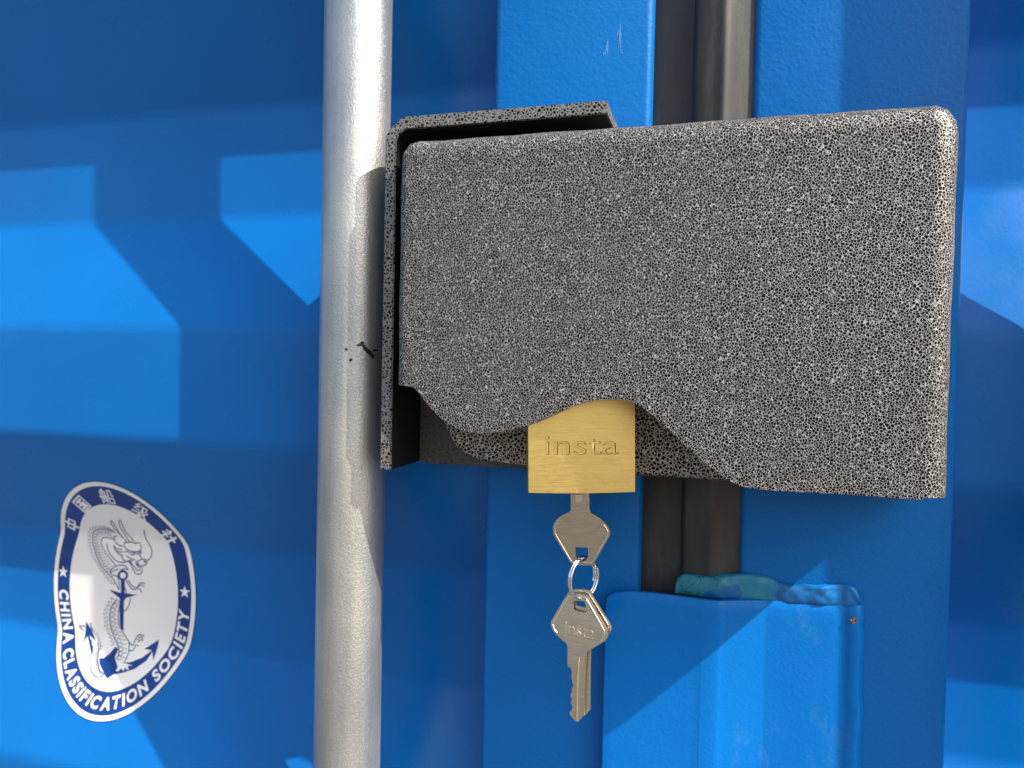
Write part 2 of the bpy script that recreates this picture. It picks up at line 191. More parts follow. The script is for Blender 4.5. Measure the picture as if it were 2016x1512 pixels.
[(-391.8,-222.5),(-391.9,-223.2),(-392.7,-223.4),(-393.6,-223.1),(-393.9,-222.4),(-393.4,-221.9),(-392.4,-221.9),(-391.8,-222.5)],
[(-394.5,-222.9),(-395.3,-223.8)]]
ANCHOR_POLYGONS=[
[[(-381.9,-155.6),(-382.0,-156.6),(-382.4,-157.5),(-383.1,-158.3),(-384.0,-158.9),(-385.1,-159.4),(-386.2,-159.6),(-387.3,-159.6),(-388.3,-159.4),(-389.2,-158.9),(-389.9,-158.2),(-390.4,-157.4),(-390.5,-156.5),(-390.4,-155.5),(-390.0,-154.6),(-389.3,-153.8),(-388.4,-153.2),(-387.4,-152.7),(-386.2,-152.5),(-385.1,-152.5),(-384.1,-152.8),(-383.2,-153.2),(-382.5,-153.9),(-382.1,-154.7)],[(-383.7,-155.9),(-383.8,-156.5),(-384.0,-157.0),(-384.4,-157.5),(-384.9,-157.8),(-385.5,-158.1),(-386.2,-158.2),(-386.8,-158.2),(-387.4,-158.1),(-388.0,-157.8),(-388.4,-157.4),(-388.6,-156.9),(-388.7,-156.4),(-388.6,-155.9),(-388.4,-155.3),(-388.0,-154.9),(-387.5,-154.5),(-386.9,-154.2),(-386.2,-154.1),(-385.6,-154.1),(-385.0,-154.2),(-384.4,-154.5),(-384.0,-154.9),(-383.8,-155.4)]],
[[(-387.8,-159.4),(-384.5,-159.0),(-384.6,-168.4),(-387.8,-168.4)]],
[[(-397.7,-167.0),(-387.8,-168.2),(-384.6,-168.1),(-374.2,-168.1),(-383.2,-171.1),(-386.0,-174.5),(-389.3,-171.7)]],
[[(-388.5,-170.7),(-385.1,-170.7),(-385.3,-193.9),(-387.2,-192.8),(-388.4,-189.1),(-388.7,-180.7)]],
[[(-416.9,-190.7),(-406.4,-203.4),(-413.0,-200.2),(-406.5,-208.1),(-405.9,-212.3),(-414.6,-201.0),(-416.4,-206.8),(-417.0,-199.4)]],
[[(-399.0,-213.6),(-395.1,-212.8),(-391.9,-209.4),(-389.3,-204.8),(-386.5,-206.3),(-386.9,-211.2),(-384.6,-214.5),(-381.3,-214.2),(-373.4,-213.0),(-365.9,-209.2),(-360.0,-203.8),(-366.3,-203.6),(-356.3,-196.3),(-356.6,-209.9),(-359.4,-204.6),(-361.6,-210.5),(-368.8,-216.7),(-376.5,-219.9),(-383.3,-221.8),(-387.1,-225.2),(-391.3,-221.9),(-396.8,-217.2)]]]
CLAW_POLYGONS=[[(-386.6,-211.8),(-382.0,-214.2),(-378.3,-214.0),(-370.7,-214.7),(-374.6,-215.4),(-372.7,-218.1),(-376.2,-216.9),(-376.9,-219.0),(-379.1,-217.5),(-380.4,-219.6),(-382.7,-219.7),(-381.9,-217.2)]]
COVER_WAVE=[(-142.5,-10.5),(-136.3,-11.2),(-132.9,-13.9),(-128.5,-18.9),(-122.3,-24.4),(-115.8,-28.3),(-108.8,-30.3),(-101.6,-30.6),(-94.4,-29.8),(-87.3,-28.4),(-78.1,-25.3),(-69.0,-21.1),(-60.1,-16.8),(-52.5,-14.6),(-44.9,-13.5),(-38.4,-13.7),(-33.1,-15.4),(-27.3,-19.2),(-21.4,-24.2),(-15.1,-29.8),(-8.9,-35.1),(-2.7,-39.9),(3.3,-44.0),(8.3,-46.3),(15.1,-47.3),(28.3,-47.3),(43.0,-47.0),(57.2,-47.0),(71.1,-47.1),(76.1,-47.1),(82.5,-46.2)]
KEY_OUTLINE=[(-64.5,-57.6),(-64.1,-65.0),(-64.6,-66.2),(-65.6,-66.8),(-67.4,-67.9),(-69.3,-69.1),(-70.8,-70.5),(-71.7,-71.9),(-72.2,-73.4),(-72.3,-75.3),(-71.9,-77.4),(-71.1,-78.6),(-64.3,-88.8),(-63.5,-89.7),(-62.4,-90.3),(-60.9,-90.4),(-57.9,-90.3),(-54.2,-89.9),(-53.1,-89.1),(-46.8,-77.1),(-46.3,-76.2),(-46.0,-74.7),(-46.2,-73.2),(-46.7,-72.2),(-47.7,-70.8),(-49.2,-69.4),(-51.4,-67.8),(-54.0,-66.5),(-54.8,-66.0),(-55.1,-65.5),(-55.5,-64.0),(-56.0,-57.1)]
KEY_HOLE=[(-61.6,-82.4),(-56.2,-82.0),(-55.9,-82.3),(-55.7,-84.3),(-55.9,-86.6),(-56.6,-87.9),(-57.9,-88.5),(-59.8,-88.4),(-60.9,-87.4),(-61.5,-85.6)]
KEY_RIM=[(-70.0,-71.8),(-71.1,-73.2),(-71.4,-74.5),(-71.2,-76.7),(-70.4,-78.2),(-63.9,-88.2),(-63.0,-89.1),(-61.5,-89.3),(-57.9,-89.0),(-54.6,-88.7),(-53.3,-88.0),(-47.7,-77.0),(-47.1,-75.3),(-47.2,-73.7),(-48.0,-72.3),(-49.1,-71.0)]
SPARE_OUTLINE=[(-63.4,-103.6),(-64.5,-104.2),(-65.4,-105.3),(-70.7,-115.2),(-71.4,-116.6),(-71.4,-118.3),(-70.7,-120.0),(-69.0,-121.9),(-64.8,-124.9),(-63.7,-125.6),(-63.2,-126.8),(-62.8,-134.4),(-62.5,-135.4),(-61.3,-135.8),(-60.6,-137.3),(-60.7,-139.6),(-60.2,-141.5),(-59.7,-143.3),(-60.4,-145.1),(-60.2,-146.0),(-60.8,-147.6),(-60.0,-149.3),(-60.5,-150.7),(-59.6,-152.1),(-59.8,-153.8),(-60.8,-154.7),(-60.6,-155.7),(-58.3,-158.0),(-56.7,-158.1),(-54.5,-155.5),(-54.6,-138.9),(-54.4,-128.7),(-54.3,-128.0),(-53.5,-127.3),(-48.4,-123.8),(-46.3,-122.3),(-45.3,-120.5),(-45.2,-118.8),(-45.9,-117.2),(-53.2,-106.7),(-54.6,-104.5),(-55.8,-103.5),(-57.4,-103.2)]
SPARE_HOLE=[(-61.4,-106.4),(-56.8,-106.1),(-56.1,-106.8),(-55.7,-108.0),(-55.7,-111.3),(-60.9,-110.8),(-61.5,-110.3),(-61.5,-108.2)]
SPARE_RIM=[(-68.6,-121.0),(-69.8,-119.6),(-70.3,-118.2),(-70.2,-116.9),(-64.4,-106.1),(-63.6,-105.0),(-62.3,-104.5),(-57.8,-104.4),(-56.4,-104.7),(-55.3,-105.6),(-47.6,-116.9),(-46.9,-118.5),(-46.9,-120.2),(-48.4,-123.0)]
SPARE_GROOVE=[(-57.5,-130.8),(-57.9,-137.2),(-57.7,-147.6),(-57.3,-158.0)]
PLATE_OUTLINE=[(-51.0,-197.9),(-51.9,-117.8),(-50.8,-113.4),(-48.3,-110.6),(-43.4,-108.6),(-32.4,-107.7),(-18.0,-108.2),(0.8,-108.7),(25.7,-107.2),(36.7,-107.6),(54.0,-106.9),(62.3,-104.6),(64.4,-103.9),(66.1,-106.0),(66.4,-129.0),(66.6,-177.9)]
SEALANT_TOP=[(-18.5,-105.6),(-17.7,-101.8),(-14.6,-99.1),(-1.8,-98.3),(14.2,-95.8),(22.1,-96.2),(32.1,-99.0),(48.4,-97.5),(56.8,-96.0),(61.5,-96.9),(63.1,-100.6),(62.7,-104.1)]
INNER_PLATE=[(-135.6,-16.3),(-134.4,-24.0),(-132.1,-30.3),(-128.7,-36.5),(-124.6,-41.4),(-119.1,-44.9),(-112.4,-46.8),(-89.1,-46.8)]
SCRATCH=[(-59.1,152.8),(-57.8,161.8),(-57.9,152.7),(-52.4,153.9),(-52.0,169.8),(-51.4,152.6),(-53.6,161.4)]

# ---------------------------------------------------------------- materials
def new_mat(name):
    m = bpy.data.materials.new(name); m.use_nodes = True
    nt = m.node_tree; b = nt.nodes['Principled BSDF']
    return m, nt, b
def node(nt, t, **kw):
    n = nt.nodes.new(t)
    for k, v in kw.items():
        if k.startswith('i_'): n.inputs[k[2:].replace('_', ' ')].default_value = v
        else: setattr(n, k, v)
    return n
def ramp(nt, src, stops):
    r = nt.nodes.new('ShaderNodeValToRGB')
    while len(r.color_ramp.elements) < len(stops): r.color_ramp.elements.new(0.5)
    for e, (p, c) in zip(r.color_ramp.elements, stops):
        e.position = p; e.color = c if len(c) == 4 else (*c, 1)
    nt.links.new(src, r.inputs[0]); return r
def coords(nt): return node(nt, 'ShaderNodeTexCoord').outputs['Object']
def bump(nt, b, h, strength, dist):
    n = node(nt, 'ShaderNodeBump'); n.inputs['Strength'].default_value = strength; n.inputs['Distance'].default_value = dist
    nt.links.new(h, n.inputs['Height']); nt.links.new(n.outputs[0], b.inputs['Normal']); return n
def noise(nt, vec, scale, detail=2.0, rough=0.5):
    n = node(nt, 'ShaderNodeTexNoise'); n.inputs['Scale'].default_value = scale
    n.inputs['Detail'].default_value = detail; n.inputs['Roughness'].default_value = rough
    nt.links.new(vec, n.inputs['Vector']); return n
def scaled(nt, vec, s):
    m = node(nt, 'ShaderNodeMapping'); m.inputs['Scale'].default_value = s
    nt.links.new(vec, m.inputs['Vector']); return m.outputs[0]
def math_node(nt, op, a, bv):
    m = node(nt, 'ShaderNodeMath', operation=op)
    for i, v in enumerate((a, bv)):
        if isinstance(v, (int, float)): m.inputs[i].default_value = v
        else: nt.links.new(v, m.inputs[i])
    return m.outputs[0]
def mix_col(nt, fac, a, bv):
    m = node(nt, 'ShaderNodeMix', data_type='RGBA')
    nt.links.new(fac, m.inputs[0])
    for i, v in ((6, a), (7, bv)):
        if isinstance(v, tuple): m.inputs[i].default_value = (*v, 1)
        else: nt.links.new(v, m.inputs[i])
    return m.outputs[2]

def blue_paint(name, c, peel_scale, peel, rough=0.34, gloss=0.22):
    m, nt, b = new_mat(name); v = coords(nt)
    big = noise(nt, v, 9, 3)
    r = ramp(nt, big.outputs[0], [(0.3, tuple(x*0.93 for x in c)), (0.7, tuple(min(1, x*1.06) for x in c))])
    specks = node(nt, 'ShaderNodeTexVoronoi'); specks.inputs['Scale'].default_value = 95
    nt.links.new(v, specks.inputs['Vector'])
    sp = ramp(nt, specks.outputs['Distance'], [(0.035, (1, 1, 1)), (0.055, (0, 0, 0))])
    rare = ramp(nt, specks.outputs['Color'], [(0.84, (0, 0, 0)), (0.86, (0.55, 0.55, 0.55))])
    f = math_node(nt, 'MULTIPLY', sp.outputs[0], rare.outputs[0])
    cc = mix_col(nt, f, r.outputs[0], (0.12, 0.30, 0.55))
    nt.links.new(cc, b.inputs['Base Color'])
    rr = noise(nt, v, 40, 4)
    rm = ramp(nt, rr.outputs[0], [(0.3, (rough-0.05,)*3), (0.7, (rough+0.07,)*3)])
    nt.links.new(rm.outputs[0], b.inputs['Roughness'])
    b.inputs['Specular IOR Level'].default_value = gloss
    fine = noise(nt, v, peel_scale, 2, 0.45)
    wave = noise(nt, v, 70, 2)
    h = math_node(nt, 'ADD', fine.outputs[0], math_node(nt, 'MULTIPLY', wave.outputs[0], 0.7))
    bump(nt, b, h, peel, 0.0006)
    return m

BLUE = (0.001, 0.137, 0.445)
M_panel = blue_paint('blue panel paint', BLUE, 520, 0.10, 0.30, 0.30)
M_stile = blue_paint('blue textured paint', BLUE, 620, 0.34, 0.38)
M_plate = blue_paint('blue plate paint', (0.001, 0.162, 0.53), 560, 0.22, 0.30)
# chalky rub marks on the plate
nt = M_plate.node_tree; b = nt.nodes['Principled BSDF']
v = coords(nt); old = b.inputs['Base Color'].links[0].from_socket
n1 = noise(nt, scaled(nt, v, (60, 60, 22)), 1, 6, 0.7); n2 = noise(nt, v, 28, 2)
f = math_node(nt, 'MULTIPLY', ramp(nt, n1.outputs[0], [(0.57, (0, 0, 0)), (0.72, (0.5, 0.5, 0.5))]).outputs[0], ramp(nt, n2.outputs[0], [(0.48, (0, 0, 0)), (0.64, (1, 1, 1))]).outputs[0])
nt.links.new(mix_col(nt, f, old, (0.10, 0.26, 0.52)), b.inputs['Base Color'])

def rubber():
    m, nt, b = new_mat('black rubber'); v = coords(nt)
    n = noise(nt, scaled(nt, v, (70, 70, 14)), 1, 6, 0.65)
    r = ramp(nt, n.outputs[0], [(0.3, (0.026, 0.025, 0.023)), (0.52, (0.040, 0.038, 0.034)), (0.70, (0.090, 0.084, 0.072))])
    nt.links.new(r.outputs[0], b.inputs['Base Color']); b.inputs['Roughness'].default_value = 0.62
    f = noise(nt, v, 900, 2); bump(nt, b, f.outputs[0], 0.15, 0.0004)
    return m
M_rubber = rubber()

def galvanized():
    m, nt, b = new_mat('galvanised steel'); v = coords(nt)
    s = noise(nt, scaled(nt, v, (120, 120, 9)), 1, 4, 0.6)
    blot = noise(nt, v, 26, 4, 0.6)
    r = ramp(nt, s.outputs[0], [(0.28, (0.43, 0.44, 0.44)), (0.52, (0.55, 0.55, 0.53)), (0.74, (0.66, 0.63, 0.54))])
    r2 = ramp(nt, blot.outputs[0], [(0.32, (0.78, 0.80, 0.83)), (0.66, (1, 0.995, 0.97))])
    mm = node(nt, 'ShaderNodeMix', data_type='RGBA', blend_type='MULTIPLY'); mm.inputs[0].default_value = 1
    nt.links.new(r.outputs[0], mm.inputs[6]); nt.links.new(r2.outputs[0], mm.inputs[7])
    nt.links.new(mm.outputs[2], b.inputs['Base Color'])
    b.inputs['Metallic'].default_value = 0.8
    g = noise(nt, scaled(nt, v, (1000, 1000, 800)), 1, 3, 0.6)
    rr = ramp(nt, g.outputs[0], [(0.3, (0.34,)*3), (0.7, (0.52,)*3)])
    nt.links.new(rr.outputs[0], b.inputs['Roughness'])
    bump(nt, b, g.outputs[0], 0.48, 0.0005)
    return m
M_galv = galvanized()

def hammered(name, scale, vein, cell, w0, w1, mottled):
    m, nt, b = new_mat(name)
    mp = node(nt, 'ShaderNodeMapping'); mp.inputs['Rotation'].default_value = (0.71, 0.43, 1.13)
    nt.links.new(coords(nt), mp.inputs['Vector']); v = mp.outputs[0]
    warp = noise(nt, v, scale*0.55, 2)
    off = node(nt, 'ShaderNodeVectorMath', operation='SCALE'); off.inputs['Scale'].default_value = 0.6/scale
    nt.links.new(warp.outputs['Color'], off.inputs[0])
    add = node(nt, 'ShaderNodeVectorMath', operation='ADD')
    nt.links.new(v, add.inputs[0]); nt.links.new(off.outputs[0], add.inputs[1])
    vo = node(nt, 'ShaderNodeTexVoronoi', feature='DISTANCE_TO_EDGE'); vo.inputs['Scale'].default_value = scale
    vo.inputs['Randomness'].default_value = 0.97
    nt.links.new(add.outputs[0], vo.inputs['Vector'])
    thick = noise(nt, v, scale*0.22, 2)
    t = math_node(nt, 'MULTIPLY', vo.outputs['Distance'], math_node(nt, 'ADD', math_node(nt, 'MULTIPLY', thick.outputs[0], 0.8), 0.62))
    veins = ramp(nt, t, [(w0, (1, 1, 1)), (w1, (0, 0, 0))])
    fine = noise(nt, v, scale*3, 2)
    fr = ramp(nt, fine.outputs[0], [(0.35, (0.55, 0.55, 0.55)), (0.65, (1, 1, 1))])
    f = math_node(nt, 'MULTIPLY', veins.outputs[0], fr.outputs[0])
    nt.links.new(mix_col(nt, f, cell, vein), b.inputs['Base Color'])
    nt.links.new(math_node(nt, 'MULTIPLY', f, mottled), b.inputs['Metallic'])
    b.inputs['Roughness'].default_value = 0.46
    nt.links.new(math_node(nt, 'ADD', math_node(nt, 'MULTIPLY', f, 0.55), 0.10), b.inputs['Specular IOR Level'])
    hr = ramp(nt, t, [(0.0, (1, 1, 1)), (0.35, (0, 0, 0))])
    bump(nt, b, hr.outputs[0], 0.30, 0.0003)
    return m
M_hammer = hammered('hammered black and silver paint', 960, (0.70, 0.68, 0.645), (0.006, 0.0052, 0.0048), 0.012, 0.086, 0.62)
M_hammer_wide = hammered('hammered paint with wide cells', 640, (0.72, 0.64, 0.53), (0.010, 0.009, 0.008), 0.03, 0.14, 0.2)

def speckled(name, scale, lo, hi):
    m, nt, b = new_mat(name); v = coords(nt)
    vo = node(nt, 'ShaderNodeTexVoronoi'); vo.inputs['Scale'].default_value = scale
    nt.links.new(v, vo.inputs['Vector'])
    sz = ramp(nt, vo.outputs['Color'], [(0.1, (0.05, 0.05, 0.05)), (0.9, (0.36, 0.36, 0.36))])
    lt = math_node(nt, 'SUBTRACT', vo.outputs['Distance'], sz.outputs[0])
    spot = ramp(nt, lt, [(0.0, (1, 1, 1)), (0.10, (0, 0, 0))])
    g = noise(nt, v, 700, 4, 0.7)
    gr = ramp(nt, g.outputs[0], [(0.3, lo), (0.7, hi)])
    nt.links.new(mix_col(nt, spot.outputs[0], gr.outputs[0], (0.012, 0.011, 0.010)), b.inputs['Base Color'])
    b.inputs['Roughness'].default_value = 0.42
    b.inputs['Metallic'].default_value = 0.15
    bump(nt, b, math_node(nt, 'SUBTRACT', g.outputs[0], spot.outputs[0]), 0.25, 0.0004)
    return m

M_rim = hammered('grey hammered paint with black pits', 640, (0.25, 0.243, 0.232), (0.010, 0.009, 0.0085), 0.09, 0.24, 0.15)
M_back = speckled('dull brown grey paint', 560, (0.040, 0.036, 0.031), (0.095, 0.084, 0.070))

def brass():
    m, nt, b = new_mat('brushed brass'); v = coords(nt)
    st = noise(nt, scaled(nt, v, (190, 190, 3800)), 1, 3, 0.7)
    st2 = noise(nt, scaled(nt, v, (60, 60, 900)), 1, 3, 0.6)
    r = ramp(nt, math_node(nt, 'ADD', math_node(nt, 'MULTIPLY', st.outputs[0], 0.6), math_node(nt, 'MULTIPLY', st2.outputs[0], 0.4)), [(0.32, (0.78, 0.53, 0.155)), (0.66, (0.96, 0.70, 0.25))])
    nt.links.new(r.outputs[0], b.inputs['Base Color'])
    b.inputs['Metallic'].default_value = 1.0
    rr = ramp(nt, st.outputs[0], [(0.3, (0.28,)*3), (0.7, (0.44,)*3)])
    nt.links.new(rr.outputs[0], b.inputs['Roughness'])
    bump(nt, b, st.outputs[0], 0.22, 0.0003)
    return m
M_brass = brass()
def plain(name, c, rough=0.4, metal=0.0, grain=None, gs=0.1, spec=0.5):
    m, nt, b = new_mat(name); v = coords(nt)
    n = noise(nt, v if not grain else scaled(nt, v, grain), 60 if not grain else 1, 4)
    r = ramp(nt, n.outputs[0], [(0.3, tuple(x*0.84 for x in c)), (0.7, tuple(min(1, x*1.10) for x in c))])
    nt.links.new(r.outputs[0], b.inputs['Base Color'])
    b.inputs['Roughness'].default_value = rough; b.inputs['Metallic'].default_value = metal
    b.inputs['Specular IOR Level'].default_value = spec
    if gs: bump(nt, b, n.outputs[0], gs, 0.0003)
    return m
M_engrave = plain('tarnished brass in the engraving', (0.22, 0.11, 0.025), 0.55, 0.8)
M_nickel = plain('brushed nickel', (0.60, 0.52, 0.40), 0.30, 1.0, (160, 160, 1900), 0.2)
M_nickel_edge = plain('polished nickel rim', (0.82, 0.74, 0.60), 0.22, 1.0, None, 0.02)
M_wire = plain('bright steel wire', (0.80, 0.79, 0.77), 0.16, 1.0, None, 0.0)
M_white = plain('white vinyl', (0.88, 0.86, 0.81), 0.33, 0.0, (3, 3, 3), 0.0)
M_white_ink = plain('white printed vinyl', (0.88, 0.87, 0.84), 0.33, 0.0, (3, 3, 3), 0.0)
M_navy = plain('blue printed vinyl', (0.003, 0.040, 0.21), 0.30, 0.0, None, 0.0)
M_ink = plain('dark blue ink', (0.010, 0.030, 0.15), 0.35, 0.0, None, 0.0)
M_cavity_shade = plain('painted shade inside the channel', (0.010, 0.0095, 0.009), 0.6, 0.0, None, 0.1, 0.2)  # shade of the narrow channel put into the base colour
M_black = plain('black paint splash', (0.012, 0.012, 0.012), 0.4)
M_scratch = plain('pale scratched paint', (0.22, 0.42, 0.66), 0.5)
M_rust = plain('orange rust', (0.42, 0.17, 0.03), 0.8, 0.0, (900, 900, 900), 0.5)
M_ground = plain('pale concrete', (0.11, 0.10, 0.088), 0.85, 0.0, (6, 6, 6), 0.2)
def sealant():
    m, nt, b = new_mat('aged teal sealant'); v = coords(nt)
    sx = node(nt, 'ShaderNodeSeparateXYZ'); nt.links.new(v, sx.inputs[0])
    n = noise(nt, v, 120, 4)
    # object X runs along the bead: teal at its cracked end, painted blue at the other
    k = math_node(nt, 'ADD', math_node(nt, 'MULTIPLY', math_node(nt, 'ADD', sx.outputs[0], 0.6185), 9.0), math_node(nt, 'MULTIPLY', n.outputs[0], 0.5))
    r = ramp(nt, k, [(0.30, (0.016, 0.20, 0.25)), (0.62, (0.012, 0.19, 0.33)), (0.85, (0.003, 0.16, 0.48))])
    cr = node(nt, 'ShaderNodeTexVoronoi', feature='DISTANCE_TO_EDGE'); cr.inputs['Scale'].default_value = 130
    nt.links.new(v, cr.inputs['Vector'])
    ck = ramp(nt, cr.outputs['Distance'], [(0.010, (1, 1, 1)), (0.022, (0, 0, 0))])
    near = ramp(nt, math_node(nt, 'ADD', sx.outputs[0], 0.6185), [(0.018, (0.6, 0.6, 0.6)), (0.030, (0, 0, 0))])
    f = math_node(nt, 'MULTIPLY', ck.outputs[0], near.outputs[0])
    nt.links.new(mix_col(nt, f, r.outputs[0], (0.01, 0.03, 0.035)), b.inputs['Base Color'])
    pt = ramp(nt, noise(nt, v, 55, 3).outputs[0], [(0.57, (0, 0, 0)), (0.60, (1, 1, 1))])
    prev = b.inputs['Base Color'].links[0].from_socket
    nt.links.new(mix_col(nt, pt.outputs[0], prev, (0.003, 0.11, 0.33)), b.inputs['Base Color'])
    b.inputs['Roughness'].default_value = 0.38
    bump(nt, b, n.outputs[0], 0.5, 0.0012)
    return m
M_seal = sealant()

# ---------------------------------------------------------------- helpers
def link_mesh(name, me, m, parent, origin):
    o = bpy.data.objects.new(name, me); col.objects.link(o)
    if not me.materials and m: me.materials.append(m)
    me.transform(Matrix.Translation(-Vector(origin)))
    if parent: o.parent = parent
    else: o.location = origin
    return o
def obj(name, bm, m, parent=None, origin=(0, 0, 0), smooth=None):
    bmesh.ops.remove_doubles(bm, verts=bm.verts, dist=1e-7)
    bmesh.ops.recalc_face_normals(bm, faces=bm.faces)
    me = bpy.data.meshes.new(name); bm.to_mesh(me); bm.free()
    if smooth is not None:
        me.polygons.foreach_set('use_smooth', [True]*len(me.polygons))
        me.set_sharp_from_angle(angle=R(smooth))
    return link_mesh(name, me, m, parent, origin)
def thing(name, label, cat, loc, group=None):
    o = bpy.data.objects.new(name, None); col.objects.link(o)
    o.empty_display_size = 0.02; o.location = loc
    return tag(o, label, cat, group)
def tag(o, label, cat, group=None):
    o['label'] = label; o['category'] = cat
    if group: o['group'] = group
    return o
def add_box(bm, lo, hi, bev=0.0, seg=3):
    r = bmesh.ops.create_cube(bm, size=1.0)
    vs = r['verts']
    for v in vs: v.co = Vector([lo[i] + (v.co[i]+0.5)*(hi[i]-lo[i]) for i in range(3)])
    if bev:
        es = list({e for v in vs for e in v.link_edges})
        bmesh.ops.bevel(bm, geom=es, offset=bev, segments=seg, affect='EDGES', profile=0.5)
def add_prism(bm, outline, y0, y1, holes=()):
    """outline in X, Z; solid between y0 (towards the viewer) and y1; holes as further outlines"""
    cu = bpy.data.curves.new('outline', 'CURVE'); cu.dimensions = '2D'; cu.fill_mode = 'BOTH'
    for L in (outline, *holes):
        s = cu.splines.new('POLY'); s.points.add(len(L)-1); s.use_cyclic_u = True
        for p, q in zip(s.points, L): p.co = (q[0], q[1], 0, 1)
    o = bpy.data.objects.new('outline', cu); col.objects.link(o)
    dg = bpy.context.evaluated_depsgraph_get(); dg.update()
    me = bpy.data.meshes.new_from_object(o.evaluated_get(dg))
    bpy.data.objects.remove(o); bpy.data.curves.remove(cu)
    flat = [v.co.copy() for v in me.vertices]; polys = [list(p.vertices) for p in me.polygons]
    bpy.data.meshes.remove(me)
    a = [bm.verts.new((c.x, y0, c.y)) for c in flat]; bb = [bm.verts.new((c.x, y1, c.y)) for c in flat]
    cnt = {}
    for p in polys:
        bm.faces.new([a[i] for i in p]); bm.faces.new([bb[i] for i in reversed(p)])
        for i, j in zip(p, p[1:]+p[:1]): cnt[(min(i, j), max(i, j))] = cnt.get((min(i, j), max(i, j)), 0)+1
    for (i, j), k in cnt.items():
        if k == 1: bm.faces.new([a[i], a[j], bb[j], bb[i]])
def soften(bm, off, seg=2, angle=50):
    bmesh.ops.remove_doubles(bm, verts=bm.verts, dist=1e-7); bmesh.ops.recalc_face_normals(bm, faces=bm.faces); bm.normal_update()
    es = [e for e in bm.edges if len(e.link_faces) == 2 and e.calc_face_angle(0) > R(angle)]
    bmesh.ops.bevel(bm, geom=es, offset=off, segments=seg, affect='EDGES', clamp_overlap=True)
def add_tube(bm, pts, r, seg=10, closed=False):
    pts = [Vector(p) for p in pts]; n = len(pts); rings = []
    for i, p in enumerate(pts):
        if closed: d = (pts[(i+1) % n]-pts[i-1]).normalized()
        else: d = (pts[min(i+1, n-1)]-pts[max(i-1, 0)]).normalized()
        a = d.cross(Vector((0.137, 0.9, 0.31))).normalized(); bb = d.cross(a)
        rr = r(i) if callable(r) else r
        rings.append([bm.verts.new(p + (a*math.cos(t)+bb*math.sin(t))*rr) for t in [2*math.pi*k/seg for k in range(seg)]])
    for i in range(n if closed else n-1):
        A, B = rings[i], rings[(i+1) % n]
        for k in range(seg): bm.faces.new([A[k], A[(k+1) % seg], B[(k+1) % seg], B[k]])
    if not closed: bm.faces.new(rings[0][::-1]); bm.faces.new(rings[-1])
def text_mesh(body, size, offset=0.0, shear=0.0, spacing=1.0, extrude=0.0, bevel=0.0):
    cu = bpy.data.curves.new('lettering', 'FONT'); cu.body = body; cu.size = size
    cu.offset = offset; cu.shear = shear; cu.space_character = spacing; cu.extrude = extrude; cu.bevel_depth = bevel
    cu.resolution_u = 6
    o = bpy.data.objects.new('lettering', cu); col.objects.link(o)
    dg = bpy.context.evaluated_depsgraph_get(); dg.update()
    me = bpy.data.meshes.new_from_object(o.evaluated_get(dg))
    bpy.data.objects.remove(o); bpy.data.curves.remove(cu)
    me.materials.clear()
    return me
def fit_mesh(me, x0, x1, z0, z1=None):
    """scale flat lettering so that it spans x0..x1 and sits on z0 (up to z1)"""
    xs = [v.co.x for v in me.vertices]; ys = [v.co.y for v in me.vertices]
    sx = (x1-x0)/(max(xs)-min(xs)); sy = sx if z1 is None else (z1-z0)/(max(ys)-min(ys))
    mx, my = min(xs), min(ys)
    for v in me.vertices: v.co = Vector((x0+(v.co.x-mx)*sx, z0+(v.co.y-my)*sy, v.co.z))
mm = lambda L: [(a/1000, b/1000) for a, b in L]
def catmull(L, k=5):
    out = []
    for i in range(len(L)-1):
        p0, p1, p2, p3 = L[max(i-1, 0)], L[i], L[i+1], L[min(i+2, len(L)-1)]
        for j in range(k):
            t = j/k
            out.append(tuple(0.5*(2*p1[a]+(p2[a]-p0[a])*t+(2*p0[a]-5*p1[a]+4*p2[a]-p3[a])*t*t+(3*p1[a]-p0[a]-3*p2[a]+p3[a])*t**3) for a in (0, 1)))
    out.append(L[-1]); return out

# ---------------------------------------------------------------- ground (out of frame below, it lights the doors from below)
GROUND_Z = -1.30
bm = bmesh.new()
for x0, y0 in ((-60, -60),):
    bmesh.ops.create_grid(bm, x_segments=8, y_segments=8, size=60, matrix=Matrix.Translation((0, 0, GROUND_Z)))
g = obj('ground', bm, M_ground); g['kind'] = 'structure'

# ---------------------------------------------------------------- container doors
REC, FRONT, PERIOD = 0.043, 0.0067, 0.281
def corrugation(k0, k1):
    raw = []
    for k in range(k1, k0-1, -1):
        o = k*PERIOD
        raw += [(0.159+o, REC), (0.090+o, REC), (0.019+o, FRONT), (-0.050+o, FRONT)]
    out = [raw[0]]; T = 0.005
    for a, b_, c in zip(raw, raw[1:], raw[2:]):
        a, b_, c = Vector(a), Vector(b_), Vector(c)
        p0 = b_+(a-b_).normalized()*T; p2 = b_+(c-b_).normalized()*T
        for i in range(7):
            t = i/6; q = p0*(1-t)**2+b_*(2*t*(1-t))+p2*t*t; out.append((q.x, q.y))
    out.append(raw[-1]); return out
PROFILE = corrugation(-4, 4)
Z_TOP, Z_BOT = PROFILE[0][0], PROFILE[-1][0]
ARC = [0.0]
for a, b_ in zip(PROFILE, PROFILE[1:]): ARC.append(ARC[-1]+math.hypot(b_[0]-a[0], b_[1]-a[1]))
for i in range(len(PROFILE)-1):
    if PROFILE[i][0] >= 0 > PROFILE[i+1][0]:
        S_ZERO = ARC[i]+(PROFILE[i][0]-0)/(PROFILE[i][0]-PROFILE[i+1][0])*(ARC[i+1]-ARC[i])
ARC = [S_ZERO-s for s in ARC]                             # arc length up the sheet, 0 on the flat at z = 0
